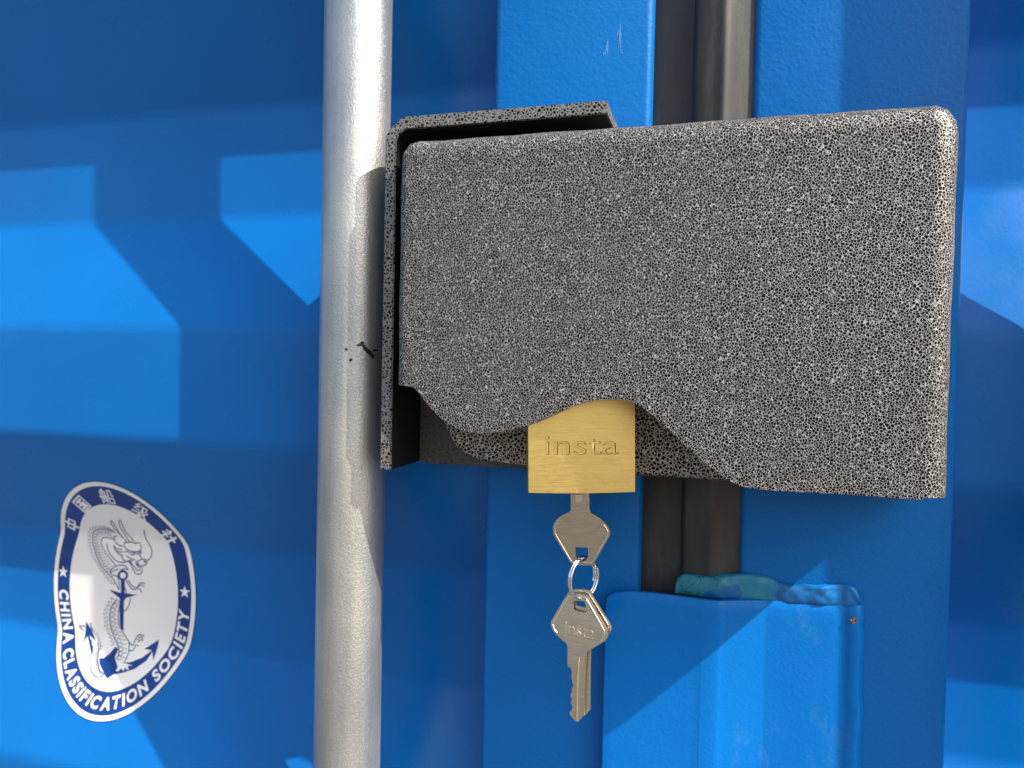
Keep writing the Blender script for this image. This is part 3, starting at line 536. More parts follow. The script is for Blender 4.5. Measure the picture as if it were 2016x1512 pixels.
def on_panel(x, s, off):
    for i in range(len(ARC)-1):
        if ARC[i] >= s >= ARC[i+1]:
            t = (ARC[i]-s)/(ARC[i]-ARC[i+1]); a, b_ = PROFILE[i], PROFILE[i+1]
            z = a[0]+(b_[0]-a[0])*t; y = a[1]+(b_[1]-a[1])*t
            # smoothed normal
            def nrm(j):
                j = max(0, min(len(PROFILE)-2, j)); dz = PROFILE[j+1][0]-PROFILE[j][0]; dy = PROFILE[j+1][1]-PROFILE[j][1]
                L = math.hypot(dz, dy); return Vector((dz/L, -dy/L))   # (y part, z part)
            n = nrm(i)
            if t < 0.5: n = (n*(0.5+t)+nrm(i-1)*(0.5-t))
            else: n = (n*(1.5-t)+nrm(i+1)*(t-0.5))
            n.normalize()
            return Vector((x, y+n.x*off, z+n.y*off))
def panel_mesh(x0, x1):
    bm = bmesh.new(); th = 0.002
    cols = [x0, x1]
    fr = [[bm.verts.new((x, y, z)) for z, y in PROFILE] for x in cols]
    bk = [[bm.verts.new((x, y+th, z)) for z, y in PROFILE] for x in cols]
    n = len(PROFILE)
    for i in range(n-1):
        bm.faces.new([fr[0][i], fr[0][i+1], fr[1][i+1], fr[1][i]])
        bm.faces.new([bk[0][i], bk[1][i], bk[1][i+1], bk[0][i+1]])
        bm.faces.new([fr[0][i], bk[0][i], bk[0][i+1], fr[0][i+1]])
        bm.faces.new([fr[1][i], fr[1][i+1], bk[1][i+1], bk[1][i]])
    bm.faces.new([fr[0][0], fr[1][0], bk[1][0], bk[0][0]])
    bm.faces.new([fr[0][-1], bk[0][-1], bk[1][-1], fr[1][-1]])
    return bm
def frame_mesh(xa, xb, xc, xd):
    """two upright tubes xa..xb and xc..xd joined by a top and bottom rail"""
    bm = bmesh.new()
    for a, b_ in ((xa, xb), (xc, xd)): add_box(bm, (a, 0, Z_BOT-0.06), (b_, 0.048, Z_TOP+0.06), 0.0034, 4)
    for z in (Z_BOT-0.06, Z_TOP-0.004): add_box(bm, (xb+0.0005, 0.0015, z+0.002), (xc-0.0005, 0.046, z+0.062), 0.003, 3)
    return bm

L_ORIGIN = (-0.6, 0.02, GROUND_Z+0.10)
left_door = thing('container_door', 'wide blue corrugated container door left of the black rubber seal, carrying the oval sticker', 'container door', L_ORIGIN, 'double doors of the blue container')
obj('corrugated_panel', panel_mesh(-1.08, -0.1165), M_panel, left_door, L_ORIGIN, 60)
left_frame = obj('door_frame', frame_mesh(-1.16, -1.0802, -0.1163, -0.0360), M_stile, left_door, L_ORIGIN, 40)
bm = bmesh.new()
for i, (a, b_) in enumerate((((-59.1, 152.8), (-57.8, 161.8)), ((-57.9, 161.8), (-57.7, 152.7)), ((-52.4, 153.9), (-52.0, 169.8)), ((-51.9, 169.6), (-51.4, 152.6)), ((-53.6, 161.4), (-52.6, 166.0)), ((-60.2, 153.5), (-59.0, 155.6)), ((-49.9, 153.4), (-51.2, 154.6)))):
    a, b_ = Vector((a[0]/1000, 0, a[1]/1000)), Vector((b_[0]/1000, 0, b_[1]/1000))
    d = (b_-a).normalized().cross(Vector((0, 1, 0)))*0.00016
    m_ = (a+b_)/2; y = Vector((0, -0.00008-i*0.00001, 0))
    bm.faces.new([bm.verts.new(p+y) for p in (a, m_-d, b_, m_+d)])
obj('paint_scratches', bm, M_scratch, left_frame, L_ORIGIN)

R_ORIGIN = (0.6, 0.02, GROUND_Z+0.10)
right_door = thing('container_door', 'blue container door right of the black rubber seal, with the welded overlap plate', 'container door', R_ORIGIN, 'double doors of the blue container')
obj('corrugated_panel', panel_mesh(0.1012, 1.06), M_panel, right_door, R_ORIGIN, 60)
obj('door_frame', frame_mesh(0.0108, 0.1010, 1.0602, 1.14), M_stile, right_door, R_ORIGIN, 40)
# rubber gasket between the doors: low lip at the left, ridge at the right
bm = bmesh.new()
prof = catmull([(-0.0372, 0.0105), (-0.030, 0.0095), (-0.0185, 0.0088), (-0.0168, 0.0075), (-0.0155, 0.0030), (-0.0135, 0.0010), (-0.0060, -0.0012), (-0.0030, -0.0022), (-0.0014, -0.0020), (0.0010, -0.0008), (0.0085, 0.0016), (0.0112, 0.0022)], 4)
A = [bm.verts.new((x, y, Z_TOP+0.055)) for x, y in prof]; B = [bm.verts.new((x, y, Z_BOT-0.055)) for x, y in prof]
A2 = [bm.verts.new((x, 0.03, Z_TOP+0.055)) for x in (prof[0][0], prof[-1][0])]; B2 = [bm.verts.new((x, 0.03, Z_BOT-0.055)) for x in (prof[0][0], prof[-1][0])]
for i in range(len(prof)-1): bm.faces.new([A[i], A[i+1], B[i+1], B[i]])
bm.faces.new([A[0], B[0], B2[0], A2[0]]); bm.faces.new([A[-1], A2[1], B2[1], B[-1]]); bm.faces.new([A2[0], B2[0], B2[1], A2[1]])
bm.faces.new(A[::-1]+[A2[0], A2[1]]); bm.faces.new(B+[B2[1], B2[0]])
obj('rubber_gasket', bm, M_rubber, right_door, R_ORIGIN, 35)

# overlap plate at the lower right: left part stands proud to lap over the left door, then steps in
PX = [(-0.0520, -0.0035), (-0.0516, -0.0062), (-0.0500, -0.0082), (-0.0470, -0.0088), (-0.010, -0.0090), (-0.005, -0.0092), (0.0015, -0.0088), (0.006, -0.0074), (0.021, -0.0036), (0.026, -0.0030), (0.040, -0.0029), (0.052, -0.0027), (0.0575, -0.0024), (0.0600, -0.0034), (0.0625, -0.0038), (0.0645, -0.0030), (0.0662, -0.0004)]
px = catmull(PX, 4)
def plate_top(x):
    x *= 1000
    T = [(-52.0, -122), (-51.6, -115.5), (-50.6, -112.6), (-48.3, -110.3), (-43.4, -108.4), (-32.4, -107.9), (-18, -108.3), (0.8, -108.7), (25.7, -107.6), (36.7, -107.4), (54, -106.6), (62.3, -105.6), (65, -105.8), (66.3, -108)]
    for (a, za), (b_, zb) in zip(T, T[1:]):
        if x <= b_: return (za+(zb-za)*max(0, (x-a)/(b_-a)))/1000
    return -0.108
bm = bmesh.new(); th = 0.0022; rows = []
rnd = random.Random(3)
for x, y in px:
    zt = plate_top(x); seg = []
    for k in range(40):
        t = k/39; z = zt+(-0.60-zt)*t**1.6
        wob = 0.0
        if x > 0.0575: wob = 0.0003*math.sin(z*190)+0.0002*math.sin(z*410+1)+0.0003*math.sin(z*67)   # hand-laid weld along the right edge
        lip = 0.0012*max(0, 1-(zt-z)/0.004)**2
        seg.append((bm.verts.new((x+wob, y+lip, z)), bm.verts.new((x+wob, min(y+lip+th, 0.0001 if x > 0.0 else 1), z))))
    rows.append(seg)
n = len(rows); m_ = len(rows[0])
for i in range(n-1):
    for k in range(m_-1):
        bm.faces.new([rows[i][k][0], rows[i][k+1][0], rows[i+1][k+1][0], rows[i+1][k][0]])
        bm.faces.new([rows[i][k][1], rows[i+1][k][1], rows[i+1][k+1][1], rows[i][k+1][1]])
    bm.faces.new([rows[i][0][0], rows[i+1][0][0], rows[i+1][0][1], rows[i][0][1]])
    bm.faces.new([rows[i][-1][0], rows[i][-1][1], rows[i+1][-1][1], rows[i+1][-1][0]])
for k in range(m_-1):
    bm.faces.new([rows[0][k][0], rows[0][k][1], rows[0][k+1][1], rows[0][k+1][0]])
    bm.faces.new([rows[-1][k][0], rows[-1][k+1][0], rows[-1][k+1][1], rows[-1][k][1]])
plate = obj('overlap_plate', bm, M_plate, right_door, R_ORIGIN, 45)
# rust bloom on the plate
bm = bmesh.new()
for i in range(16):
    a = rnd.uniform(0, 6.28); d = 0.0013*math.sqrt(rnd.random()); s = rnd.uniform(0.0002, 0.00045)
    c = Vector((0.0609+d*math.cos(a), -0.0040, -0.1124+d*math.sin(a)))
    bmesh.ops.create_icosphere(bm, subdivisions=1, radius=s, matrix=Matrix.Translation(c))
obj('rust_spot', bm, M_rust, plate, R_ORIGIN, 60)
# old sealant along the top edge of the plate
bm = bmesh.new()
top = catmull([(-18.6, -106.5), (-18.2, -104), (-17.4, -101.6), (-14.6, -99.2), (-8, -98.9), (-1.8, -98.4), (6, -97.2), (14.2, -96.1), (22.1, -96.6), (32.1, -99.2), (40, -98.8), (48.4, -98.0), (55.5, -96.8), (60, -97.2), (62.8, -100.0), (63.4, -104.2)], 4)
rings = []
for i, (x, z) in enumerate(top):
    zb = plate_top(x/1000)*1000-0.8; zb = min(zb, z-0.6)
    pr = 2.1 + 0.6*math.sin(x*0.16+1.0) + 0.3*math.sin(x*0.43) + (1.0 if x > 57 else 0) + 1.8*math.exp(-((x+1)/11)**2)
    if i < 3 or i > len(top)-3: pr *= 0.45
    base = -0.3
    ring = []
    for k in range(11):
        t = k/10; a = math.pi*t
        q = Vector((x*0.22, a*1.1, 4.0)); j1 = mnoise.noise(q); j2 = mnoise.noise(q*2.7)
        ring.append(bm.verts.new((x/1000, (base-pr*math.sin(a)**0.38*max(0.6, 1+0.35*j1+0.22*j2))/1000, (z+0.5*j2+(zb-z)*(0.5-0.5*math.cos(a)))/1000)))
    rings.append(ring)
for A, B in zip(rings, rings[1:]):
    for k in range(10): bm.faces.new([A[k], A[k+1], B[k+1], B[k]])
    bm.faces.new([A[0], B[0], B[10], A[10]])
bm.faces.new(rings[0]); bm.faces.new(rings[-1][::-1])
obj('sealant_bead', bm, M_seal, plate, R_ORIGIN, 80)

# ---------------------------------------------------------------- locking rods
def locking_rod(x, label, splash):
    o0 = (x, -0.022, -1.16)
    t = thing('locking_rod', label, 'locking rod', o0, 'galvanised locking rods of the doors')
    bm = bmesh.new(); seg = 96; zs = [-1.16+2.5*k/60 for k in range(61)]
    rg = [[bm.verts.new((x+0.017*math.cos(2*math.pi*i/seg), -0.022+0.017*math.sin(2*math.pi*i/seg), z)) for i in range(seg)] for z in zs]
    for A, B in zip(rg, rg[1:]):
        for i in range(seg): bm.faces.new([A[i], A[(i+1) % seg], B[(i+1) % seg], B[i]])
    bm.faces.new(rg[0][::-1]); bm.faces.new(rg[-1])
    bar = obj('rod', bm, M_galv, t, o0, 40)
    for z in (0.70, -0.80):                               # bearing brackets beyond the frame
        bm = bmesh.new()
        add_box(bm, (x-0.05, -0.001, z-0.03), (x+0.05, FRONT+0.001, z+0.03), 0.002)
        add_box(bm, (x-0.026, -0.044, z-0.02), (x+0.026, -0.0008, z+0.02), 0.006)
        obj('bearing_bracket', bm, M_galv, t, o0, 40)
    return t, bar, o0
rod, bar, rod_o = locking_rod(-0.182, 'round galvanised steel locking rod standing upright left of the hammered lock box', True)
rod2, _, _ = locking_rod(0.160, 'galvanised locking rod on the right door, shading its edge', False)
# black paint flecks on the left rod
def rod_patch(bm, pts, lift):
    vs = []
    for x, z in pts:
        dx = max(-0.0165, min(0.0165, x+0.182)); y = -0.022-math.sqrt(0.0170**2-dx*dx)
        n_ = Vector((dx, y+0.022, 0)).normalized()*lift
        vs.append(bm.verts.new(Vector((-0.182+dx, y, z))+n_))
    bm.faces.new(vs)
bm = bmesh.new()
def blob(c, r, k=9):
    return [(c[0]+r*rnd.uniform(0.6, 1.2)*math.cos(2*math.pi*i/k), c[1]+r*rnd.uniform(0.6, 1.2)*math.sin(2*math.pi*i/k)) for i in range(k)]
SPLASH = [(-171.93, 8.26, 0.51), (-170.58, 9.52, 0.51), (-170.02, 7.94, 0.58), (-169.46, 6.56, 0.58), (-168.68, 5.54, 0.65), (-168.06, 4.52, 0.65), (-167.43, 3.49, 0.51), (-167.11, 2.46, 0.36), (-166.57, 6.12, 0.43), (-170.94, 8.61, 0.58), (-177.1, 5.97, 0.43), (-175.17, 0.87, 0.51), (-177.42, 6.45, 0.29)]
for i, (x, z, r) in enumerate(SPLASH): rod_patch(bm, blob((x/1000, z/1000), 1.6*r/1000), 0.00012+0.00002*i)
obj('paint_fleck', bm, M_black, bar, rod_o)

# ---------------------------------------------------------------- lock box
B_ORIGIN = (-0.03, -0.004, -0.051)
box = thing('lock_box', 'black and silver hammered steel lock box with a wavy lower edge', 'lock box', B_ORIGIN)
wave = catmull(mm(COVER_WAVE), 4)
# outline from the lower left corner up, across and down the right side; inset radius per point
xl, xr, zt = -0.1450, 0.0834, 0.1024
path = []
def arc(cx, cz, r, a0, a1, k): return [(cx+r*math.cos(R(a0+(a1-a0)*i/k)), cz+r*math.sin(R(a0+(a1-a0)*i/k))) for i in range(k+1)]
z_left = wave[0][1]; z_right = wave[-1][1]
for k in range(8): path.append((xl, z_left+(zt-0.0095-z_left)*k/8))
path += arc(xl+0.0095, zt-0.0095, 0.0095, 180, 90, 10)
for k in range(1, 24): path.append((xl+0.0095+(xr-0.0105-xl-0.0095)*k/24, zt))
path += arc(xr-0.0105, zt-0.0105, 0.0105, 90, 0, 12)
for k in range(1, 13): path.append((xr, zt-0.0105+(z_right-zt+0.0105)*k/12))
path = [(x, z+(0.0008-0.0016*(x-xl)/(xr-xl) if z > 0.05 else 0)) for x, z in path]
N = len(path)
nor = []
for i in range(N):
    a, b_ = Vector(path[max(i-1, 0)]), Vector(path[min(i+1, N-1)]); d = (b_-a).normalized(); nor.append(Vector((d.y, -d.x)))
nor[0] = Vector((1, 0)); nor[-1] = Vector((-1, 0))
rad = []
for i, (x, z) in enumerate(path):
    if x < xl+0.001: rad.append(0.0046)
    elif x < xl+0.0096: rad.append(0.0046+0.0046*(x-xl)/0.0096)
    elif x > xr-0.001: rad.append(0.0092)
    else: rad.append(0.0092)
YF = -0.057
def rear(x, z):
    return -0.0135 if x < 0.060 else -0.0015
def cover_rings(inset):
    out = []
    ys = [('rear', 0), ('mid', 0)] + [('arc', k) for k in range(9)]
    for kind, k in ys:
        ring = []
        for i, (x, z) in enumerate(path):
            r = rad[i]; n_ = nor[i]
            if kind == 'rear': d, y = inset, rear(x, z)
            elif kind == 'mid': d, y = inset, (YF+r+rear(x, z))/2
            else:
                a = k/8*math.pi/2; rr = max(r-inset, 0.0004)
                d = r-rr*math.cos(a); y = YF+r-rr*math.sin(a)
            wob = 0.00018*math.sin(i*1.7)+0.00012*math.sin(i*0.61+2)
            zz = z+n_.y*d
            if kind == 'rear' and i == N-1: zz = z-0.006
            if kind == 'mid' and i == N-1: zz = z-0.003
            ring.append(Vector((x+n_.x*(d+wob), y, zz+n_.y*wob)))
        out.append(ring)
    return out
TH = 0.0042
xa0, xb0 = path[0][0]+rad[0], path[-1][0]-rad[-1]
wave_lo, wave_hi = xa0+0.0006, xb0-0.0006
bm = bmesh.new()
shells = []
for inset in (0.0, TH):
    rg = [[bm.verts.new(p) for p in ring] for ring in cover_rings(inset)]
    for A, B in zip(rg, rg[1:]):
        for i in range(N-1): bm.faces.new([A[i], A[i+1], B[i+1], B[i]])
    y = YF+inset if inset == 0 else YF+TH
    ends = rg[-1]
    low = []
    xa, xb = ends[0].co.x, ends[-1].co.x
    for j, (x, z) in enumerate(wave):
        if not (wave_lo < x < wave_hi): continue
        low.append(bm.verts.new((xa+(xb-xa)*(x-xa0)/(xb0-xa0), ends[0].co.y, z)))
    loop = ends + low[::-1]
    for tri in tessellate_polygon([[Vector((v.co.x, v.co.z, 0)) for v in loop]]): bm.faces.new([loop[k] for k in tri])
    shells.append((rg, low))
(rg0, lo0), (rg1, lo1) = shells
# bottom edge of the sheet, rear edge and the two cut ends
chain0 = [r[0] for r in rg0] + lo0 + [r[-1] for r in rg0][::-1]
chain1 = [r[0] for r in rg1] + lo1 + [r[-1] for r in rg1][::-1]
for a0, a1, c0, c1 in zip(chain0, chain0[1:], chain1, chain1[1:]): bm.faces.new([a0, a1, c1, c0])
for i in range(N-1): bm.faces.new([rg0[0][i], rg1[0][i], rg1[0][i+1], rg0[0][i+1]])
for v in bm.verts:                                         # the cover sits slightly askew: its right end stands further out
    back = rear(v.co.x, v.co.z); k = max(0.0, min(1.0, (back-v.co.y)/(back-YF)))
    v.co.y += k*(-0.0510-0.009*(v.co.x+0.141)/0.225-YF)
cover = obj('cover', bm, M_hammer, box, B_ORIGIN, 38)
for p in cover.data.polygons:                              # the flat sheet shades flat, only its bends shade round
    if abs(p.normal.y) > 0.9985: p.use_smooth = False

bm = bmesh.new()
add_prism(bm, mm([(-155.6, -51.2), (-155.4, 106.8), (-153.6, 109.8), (-147.8, 114.6), (-145.4, 115.4), (-50.6, 115.8), (-50.6, 110.0), (-145.0, 109.4), (-148.4, 107.6), (-149.9, 104.4), (-149.8, -51.0)]), -0.044, -0.008)
soften(bm, 0.0006, 2)
br = obj('bracket', bm, M_rim, box, B_ORIGIN, 40)
br.data.materials.append(M_cavity_shade)                         # deep shade inside the channel, painted on as near-black
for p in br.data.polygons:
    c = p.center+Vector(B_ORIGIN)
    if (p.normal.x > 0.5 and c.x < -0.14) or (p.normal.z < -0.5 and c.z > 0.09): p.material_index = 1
bm = bmesh.new()
add_prism(bm, mm([(-148.8, -51.3), (-148.8, 108.4), (58, 108.4), (58, -51.3)]), -0.0122, -0.0082)
soften(bm, 0.0006, 2)
add_box(bm, (-0.112, -0.0081, 0.02), (-0.050, -0.0002, 0.08))   # hidden spacers welded to both doors
add_box(bm, (0.022, -0.0081, 0.02), (0.055, -0.0002, 0.08))
obj('back_plate', bm, M_back, box, B_ORIGIN, 40)
bm = bmesh.new()
inner = catmull(mm([(-135.8, 10), (-135.6, -8), (-135.2, -17), (-134.2, -24), (-132.1, -30.6), (-128.7, -36.8), (-124.6, -41.6), (-119.1, -45.1), (-112.4, -47.0), (-89.1, -48.4)]), 4)
add_prism(bm, inner + mm([(-20, -49.6), (50, -50.0), (50, 90), (-135, 90)]), -0.0190, -0.0142)
soften(bm, 0.0014, 3)
obj('inner_plate', bm, M_hammer_wide, box, B_ORIGIN, 40)
bm = bmesh.new()
bmesh.ops.create_cone(bm, cap_ends=True, segments=32, radius1=0.006, radius2=0.006, depth=0.040, matrix=Matrix.Translation((-0.0570, -0.034, 0.0265)) @ Matrix.Rotation(R(90), 4, 'X'))
obj('locking_pin', bm, M_galv, box, B_ORIGIN, 40)

# ---------------------------------------------------------------- padlock
P_C = Vector((-0.0578, -0.0432, -0.0560))
lock_rot = Matrix.Translation(P_C) @ Matrix.Rotation(R(17), 4, 'Z') @ Matrix.Rotation(R(-1.5), 4, 'Y')
padlock = thing('padlock', 'brushed brass padlock engraved insta hanging under the lock box', 'padlock', P_C)
PW, PH, PT = 0.0474, 0.0520, 0.0165
def lock_obj(name, bm, m, smooth, parent):
    bm.transform(lock_rot); return obj(name, bm, m, parent, P_C, smooth)
def place_lettering(me, y):
    """lettering lies in X, Y with height in Z: stand it up on the padlock face"""
    for v in me.vertices: v.co = Vector((v.co.x, y-v.co.z, v.co.y))
    me.transform(lock_rot)
bm = bmesh.new()
prof = [(-PW/2, 0.0003), (-PW/4, 0.0000), (0, -0.0002), (PW/4, 0.0000), (PW/2, 0.0003), (PW/2, PH-0.004), (PW/2-0.004, PH), (-PW/2+0.004, PH), (-PW/2, PH-0.004)]
add_prism(bm, prof, 0.0, PT)
soften(bm, 0.0005, 2, 60)
body = lock_obj('body', bm, M_brass, 40, padlock)
# cut the letters in
lx0, lx1, lz0, lz1 = -0.0162, 0.0163, 0.0170, 0.0253
def insta(ext, thin=0.0):
    me = text_mesh('insta', 0.01, 0.0-thin, 0, 0.98, ext)
    fit_mesh(me, lx0+thin*1.3, lx1-thin*1.3, lz0+thin*1.3, lz1-thin*1.3); return me
cut_me = insta(0.00055)
cb = bmesh.new(); cb.from_mesh(cut_me); bmesh.ops.remove_doubles(cb, verts=cb.verts, dist=2e-6)
bmesh.ops.recalc_face_normals(cb, faces=cb.faces); cb.to_mesh(cut_me); cb.free()
place_lettering(cut_me, 0.0)
cut_me.transform(Matrix.Scale(1000, 4)); body.data.transform(Matrix.Translation(P_C)); body.data.transform(Matrix.Scale(1000, 4))   # cut in millimetres, about the world origin
body.parent = None
cut = bpy.data.objects.new('cutter', cut_me); col.objects.link(cut); cut.location = (0, 0, 0)
mod = body.modifiers.new('engrave', 'BOOLEAN'); mod.operation = 'DIFFERENCE'; mod.object = cut; mod.solver = 'EXACT'
bpy.context.view_layer.update()
dg = bpy.context.evaluated_depsgraph_get(); dg.update()
done = bpy.data.meshes.new_from_object(body.evaluated_get(dg))
if len(done.polygons) < 50:
    mod.solver = 'FAST'; bpy.context.view_layer.update(); dg = bpy.context.evaluated_depsgraph_get(); dg.update()
    done = bpy.data.meshes.new_from_object(body.evaluated_get(dg))
print('padlock faces', len(done.polygons), mod.solver)
body.modifiers.clear(); old_me = body.data; body.data = done
bpy.data.objects.remove(cut)
done.transform(Matrix.Scale(0.001, 4)); done.transform(Matrix.Translation(-P_C)); body.parent = padlock
done.polygons.foreach_set('use_smooth', [False]*len(done.polygons))
floor_me = insta(0.0); place_lettering(floor_me, 0.00050)
lettering = link_mesh('engraved_lettering', floor_me, M_engrave, body, P_C)
groove = insta(0.0, 0.00013); place_lettering(groove, 0.00044); groove.transform(Matrix.Translation(-P_C))
bm = bmesh.new(); bm.from_mesh(lettering.data)
for f in bm.faces: f.material_index = 0
n0 = len(bm.faces); bm.from_mesh(groove); bm.faces.ensure_lookup_table()
for f in bm.faces[n0:]: f.material_index = 1                # the tool left the floor of each letter bright, its edge tarnished
bm.to_mesh(lettering.data); bm.free(); lettering.data.materials.append(M_brass)
bm = bmesh.new()
pts = [(-0.0145, PT/2, PH-0.003), (-0.0145, PT/2, PH+0.012)] + [(0.0145*math.cos(R(180-18*k)), PT/2, PH+0.012+0.0145*math.sin(R(180-18*k))) for k in range(11)] + [(0.0145, PT/2, PH-0.003)]
add_tube(bm, pts, 0.0038, 16)
lock_obj('shackle', bm, M_wire, 60, padlock)
bm = bmesh.new()
bmesh.ops.create_cone(bm, cap_ends=True, segments=40, radius1=0.0062, radius2=0.0062, depth=0.0012, matrix=Matrix.Translation((-0.002, PT/2, -0.0003)))
lock_obj('lock_cylinder', bm, M_engrave, 40, padlock)

# ---------------------------------------------------------------- keys and ring
def rim_strip(bm, path, y, w, h):
    pts = [Vector((x, y, z)) for x, z in path]
    add_tube(bm, pts, w, 8)
K_Y = -0.034
def ribbon(path, w, y0, y1, bm):
    add_tube(bm, [(x, y0, z) for x, z in path], w, 8)
key_o = (-0.058, K_Y, -0.070)
key1 = thing('key', 'plain nickel key pushed into the underside of the brass padlock', 'key', key_o, 'keys of the brass padlock')
bm = bmesh.new(); add_prism(bm, catmull(mm(KEY_OUTLINE), 2), K_Y-0.0011, K_Y+0.0011, [mm(KEY_HOLE)])
soften(bm, 0.0002, 2, 60)
blade1 = obj('blank', bm, M_nickel, key1, key_o, 30)
bm = bmesh.new(); ribbon(catmull(mm(KEY_RIM), 3), 0.00034, K_Y-0.0011, 0, bm)
obj('raised_rim', bm, M_nickel_edge, blade1, key_o, 60)
bm = bmesh.new()
add_prism(bm, mm([(-62.0, -58.3), (-58.9, -58.1), (-59.1, -61.3), (-62.1, -61.4)]), K_Y-0.00135, K_Y-0.0010)
add_tube(bm, [(-0.0565, K_Y-0.0010, -0.0555), (-0.0565, K_Y-0.0011, -0.0590), (-0.0565, K_Y-0.0009, -0.0606)], 0.0004, 8)
obj('stamped_mark', bm, M_nickel_edge, blade1, key_o, 40)
SPARE_H = mm(SPARE_HOLE); 
def spare_key(y, label, dx, dz, rot, letters):
    o0 = Vector((-0.058, y, -0.104))
    Tm = Matrix.Translation((dx, 0, dz)) @ Matrix.Translation(o0) @ Matrix.Rotation(R(-9), 4, 'X') @ Matrix.Rotation(rot, 4, 'Y') @ Matrix.Translation(-o0)
    k = thing('key', label, 'key', o0, 'keys of the brass padlock')
    bm = bmesh.new(); add_prism(bm, mm(SPARE_OUTLINE), y-0.0011, y+0.0011, [SPARE_H]); soften(bm, 0.0002, 2, 60)
    bm.transform(Tm); bl = obj('blank', bm, M_nickel, k, o0, 30)
    bm = bmesh.new(); ribbon(catmull(mm(SPARE_RIM), 3), 0.00034, y-0.0011, 0, bm); bm.transform(Tm)
    obj('raised_rim', bm, M_nickel_edge, bl, o0, 60)
    bm = bmesh.new(); add_tube(bm, [(x, y-0.00105, z) for x, z in catmull(mm(SPARE_GROOVE), 4)], lambda i: 0.00018+0.0004*min(1, i/3)*1.0, 8); bm.transform(Tm)
    obj('blade_rib', bm, M_nickel_edge, bl, o0, 60)
    if letters:
        me = text_mesh('insta', 0.01, 0.0, 0, 1.0, 0.0002, 0.0001)
        fit_mesh(me, -0.0650, -0.0514, -0.1218, -0.1165)
        for v in me.vertices: v.co = Vector((v.co.x, y-0.0011-v.co.z*0.8, v.co.y-(v.co.x+0.058)*0.09))
        me.transform(Tm)
        me.polygons.foreach_set('use_smooth', [False]*len(me.polygons))
        link_mesh('raised_lettering', me, M_nickel_edge, bl, o0)
    return k
spare_key(-0.036, 'nickel key stamped insta, front of the two hanging at the bottom of the ring', 0, 0, 0, True)
spare_key(-0.0315, 'nickel key mostly hidden behind the stamped key on the ring', 0.0003, 0.0010, R(-2.2), False)
# split ring, two and a bit turns
RC = Vector((-0.0578, -0.0345, -0.0962)); RR = 0.0092
ring = thing('key_ring', 'small steel split ring joining the key in the padlock to two hanging keys', 'key ring', RC)
e = Vector((0.50, 0.866, 0)); n_ = e.cross(Vector((0, 0, 1)))
bm = bmesh.new(); pts = []
turns = 2.12; steps = 150
for i in range(steps+1):
    a = 2*math.pi*turns*i/steps + R(-20); off = (i/steps-0.5)*2*0.00125
    pts.append(RC+e*(RR*math.cos(a))+Vector((0, 0, RR*1.02*math.sin(a)))+n_*off)
add_tube(bm, pts, 0.00058, 10)
obj('wire_coil', bm, M_wire, ring, RC, 60)

# ---------------------------------------------------------------- oval sticker pressed onto the corrugated panel
S_C = (-386.4, -167.7)                                     # centre on the unrolled sheet, millimetres
s_origin = on_panel(S_C[0]/1000, S_C[1]/1000, 0)
sticker = thing('sticker', 'white and blue oval ship classification sticker with dragon and anchor, following the door corrugation', 'sticker', s_origin)
CUTS = [a for a in ARC if -0.27 < a < -0.07]
def unrolled(polys_or_mesh, off, name, m, parent, step=0.0):
    """flat artwork (mm on the unrolled sheet) -> thin layer lying on the panel, off mm above it"""
    bm = bmesh.new()
    if isinstance(polys_or_mesh, list):
        for k, me in enumerate(polys_or_mesh):
            n0 = len(bm.verts); bm.from_mesh(me); bm.verts.ensure_lookup_table()
            for v in bm.verts[n0:]: v.co.z = off+step*k
            bpy.data.meshes.remove(me)
    for c in CUTS:
        bmesh.ops.bisect_plane(bm, geom=bm.verts[:]+bm.edges[:]+bm.faces[:], plane_co=(0, c*1000, 0), plane_no=(0, 1, 0), dist=1e-6)
    for v in bm.verts: v.co = on_panel(v.co.x/1000, v.co.y/1000, v.co.z/1000)
    me = bpy.data.meshes.new(name); bm.to_mesh(me); bm.free()
    me.polygons.foreach_set('use_smooth', [True]*len(me.polygons))
    return link_mesh(name, me, m, parent, s_origin)
def flat_fill(loops):
    cu = bpy.data.curves.new('outline', 'CURVE'); cu.dimensions = '2D'; cu.fill_mode = 'BOTH'
    for L in loops:
        s = cu.splines.new('POLY'); s.points.add(len(L)-1); s.use_cyclic_u = True
        for p, q in zip(s.points, L): p.co = (q[0], q[1], 0, 1)
    o = bpy.data.objects.new('outline', cu); col.objects.link(o)
    dg = bpy.context.evaluated_depsgraph_get(); dg.update()
    me = bpy.data.meshes.new_from_object(o.evaluated_get(dg))
    bpy.data.objects.remove(o); bpy.data.curves.remove(cu)
    return me
def ellipse(a, b_, n=140): return [(S_C[0]+a*math.cos(2*math.pi*i/n), S_C[1]+b_*math.sin(2*math.pi*i/n)) for i in range(n)]
backing = unrolled([flat_fill([ellipse(59.2, 83.6)])], 0.16, 'backing', M_navy, sticker)
unrolled([flat_fill([ellipse(58.5, 82.9), ellipse(55.2, 79.6)])], 0.24, 'white_ring', M_white_ink, sticker)
face = unrolled([flat_fill([ellipse(44.7, 65.0)])], 0.24, 'white_field', M_white, sticker)

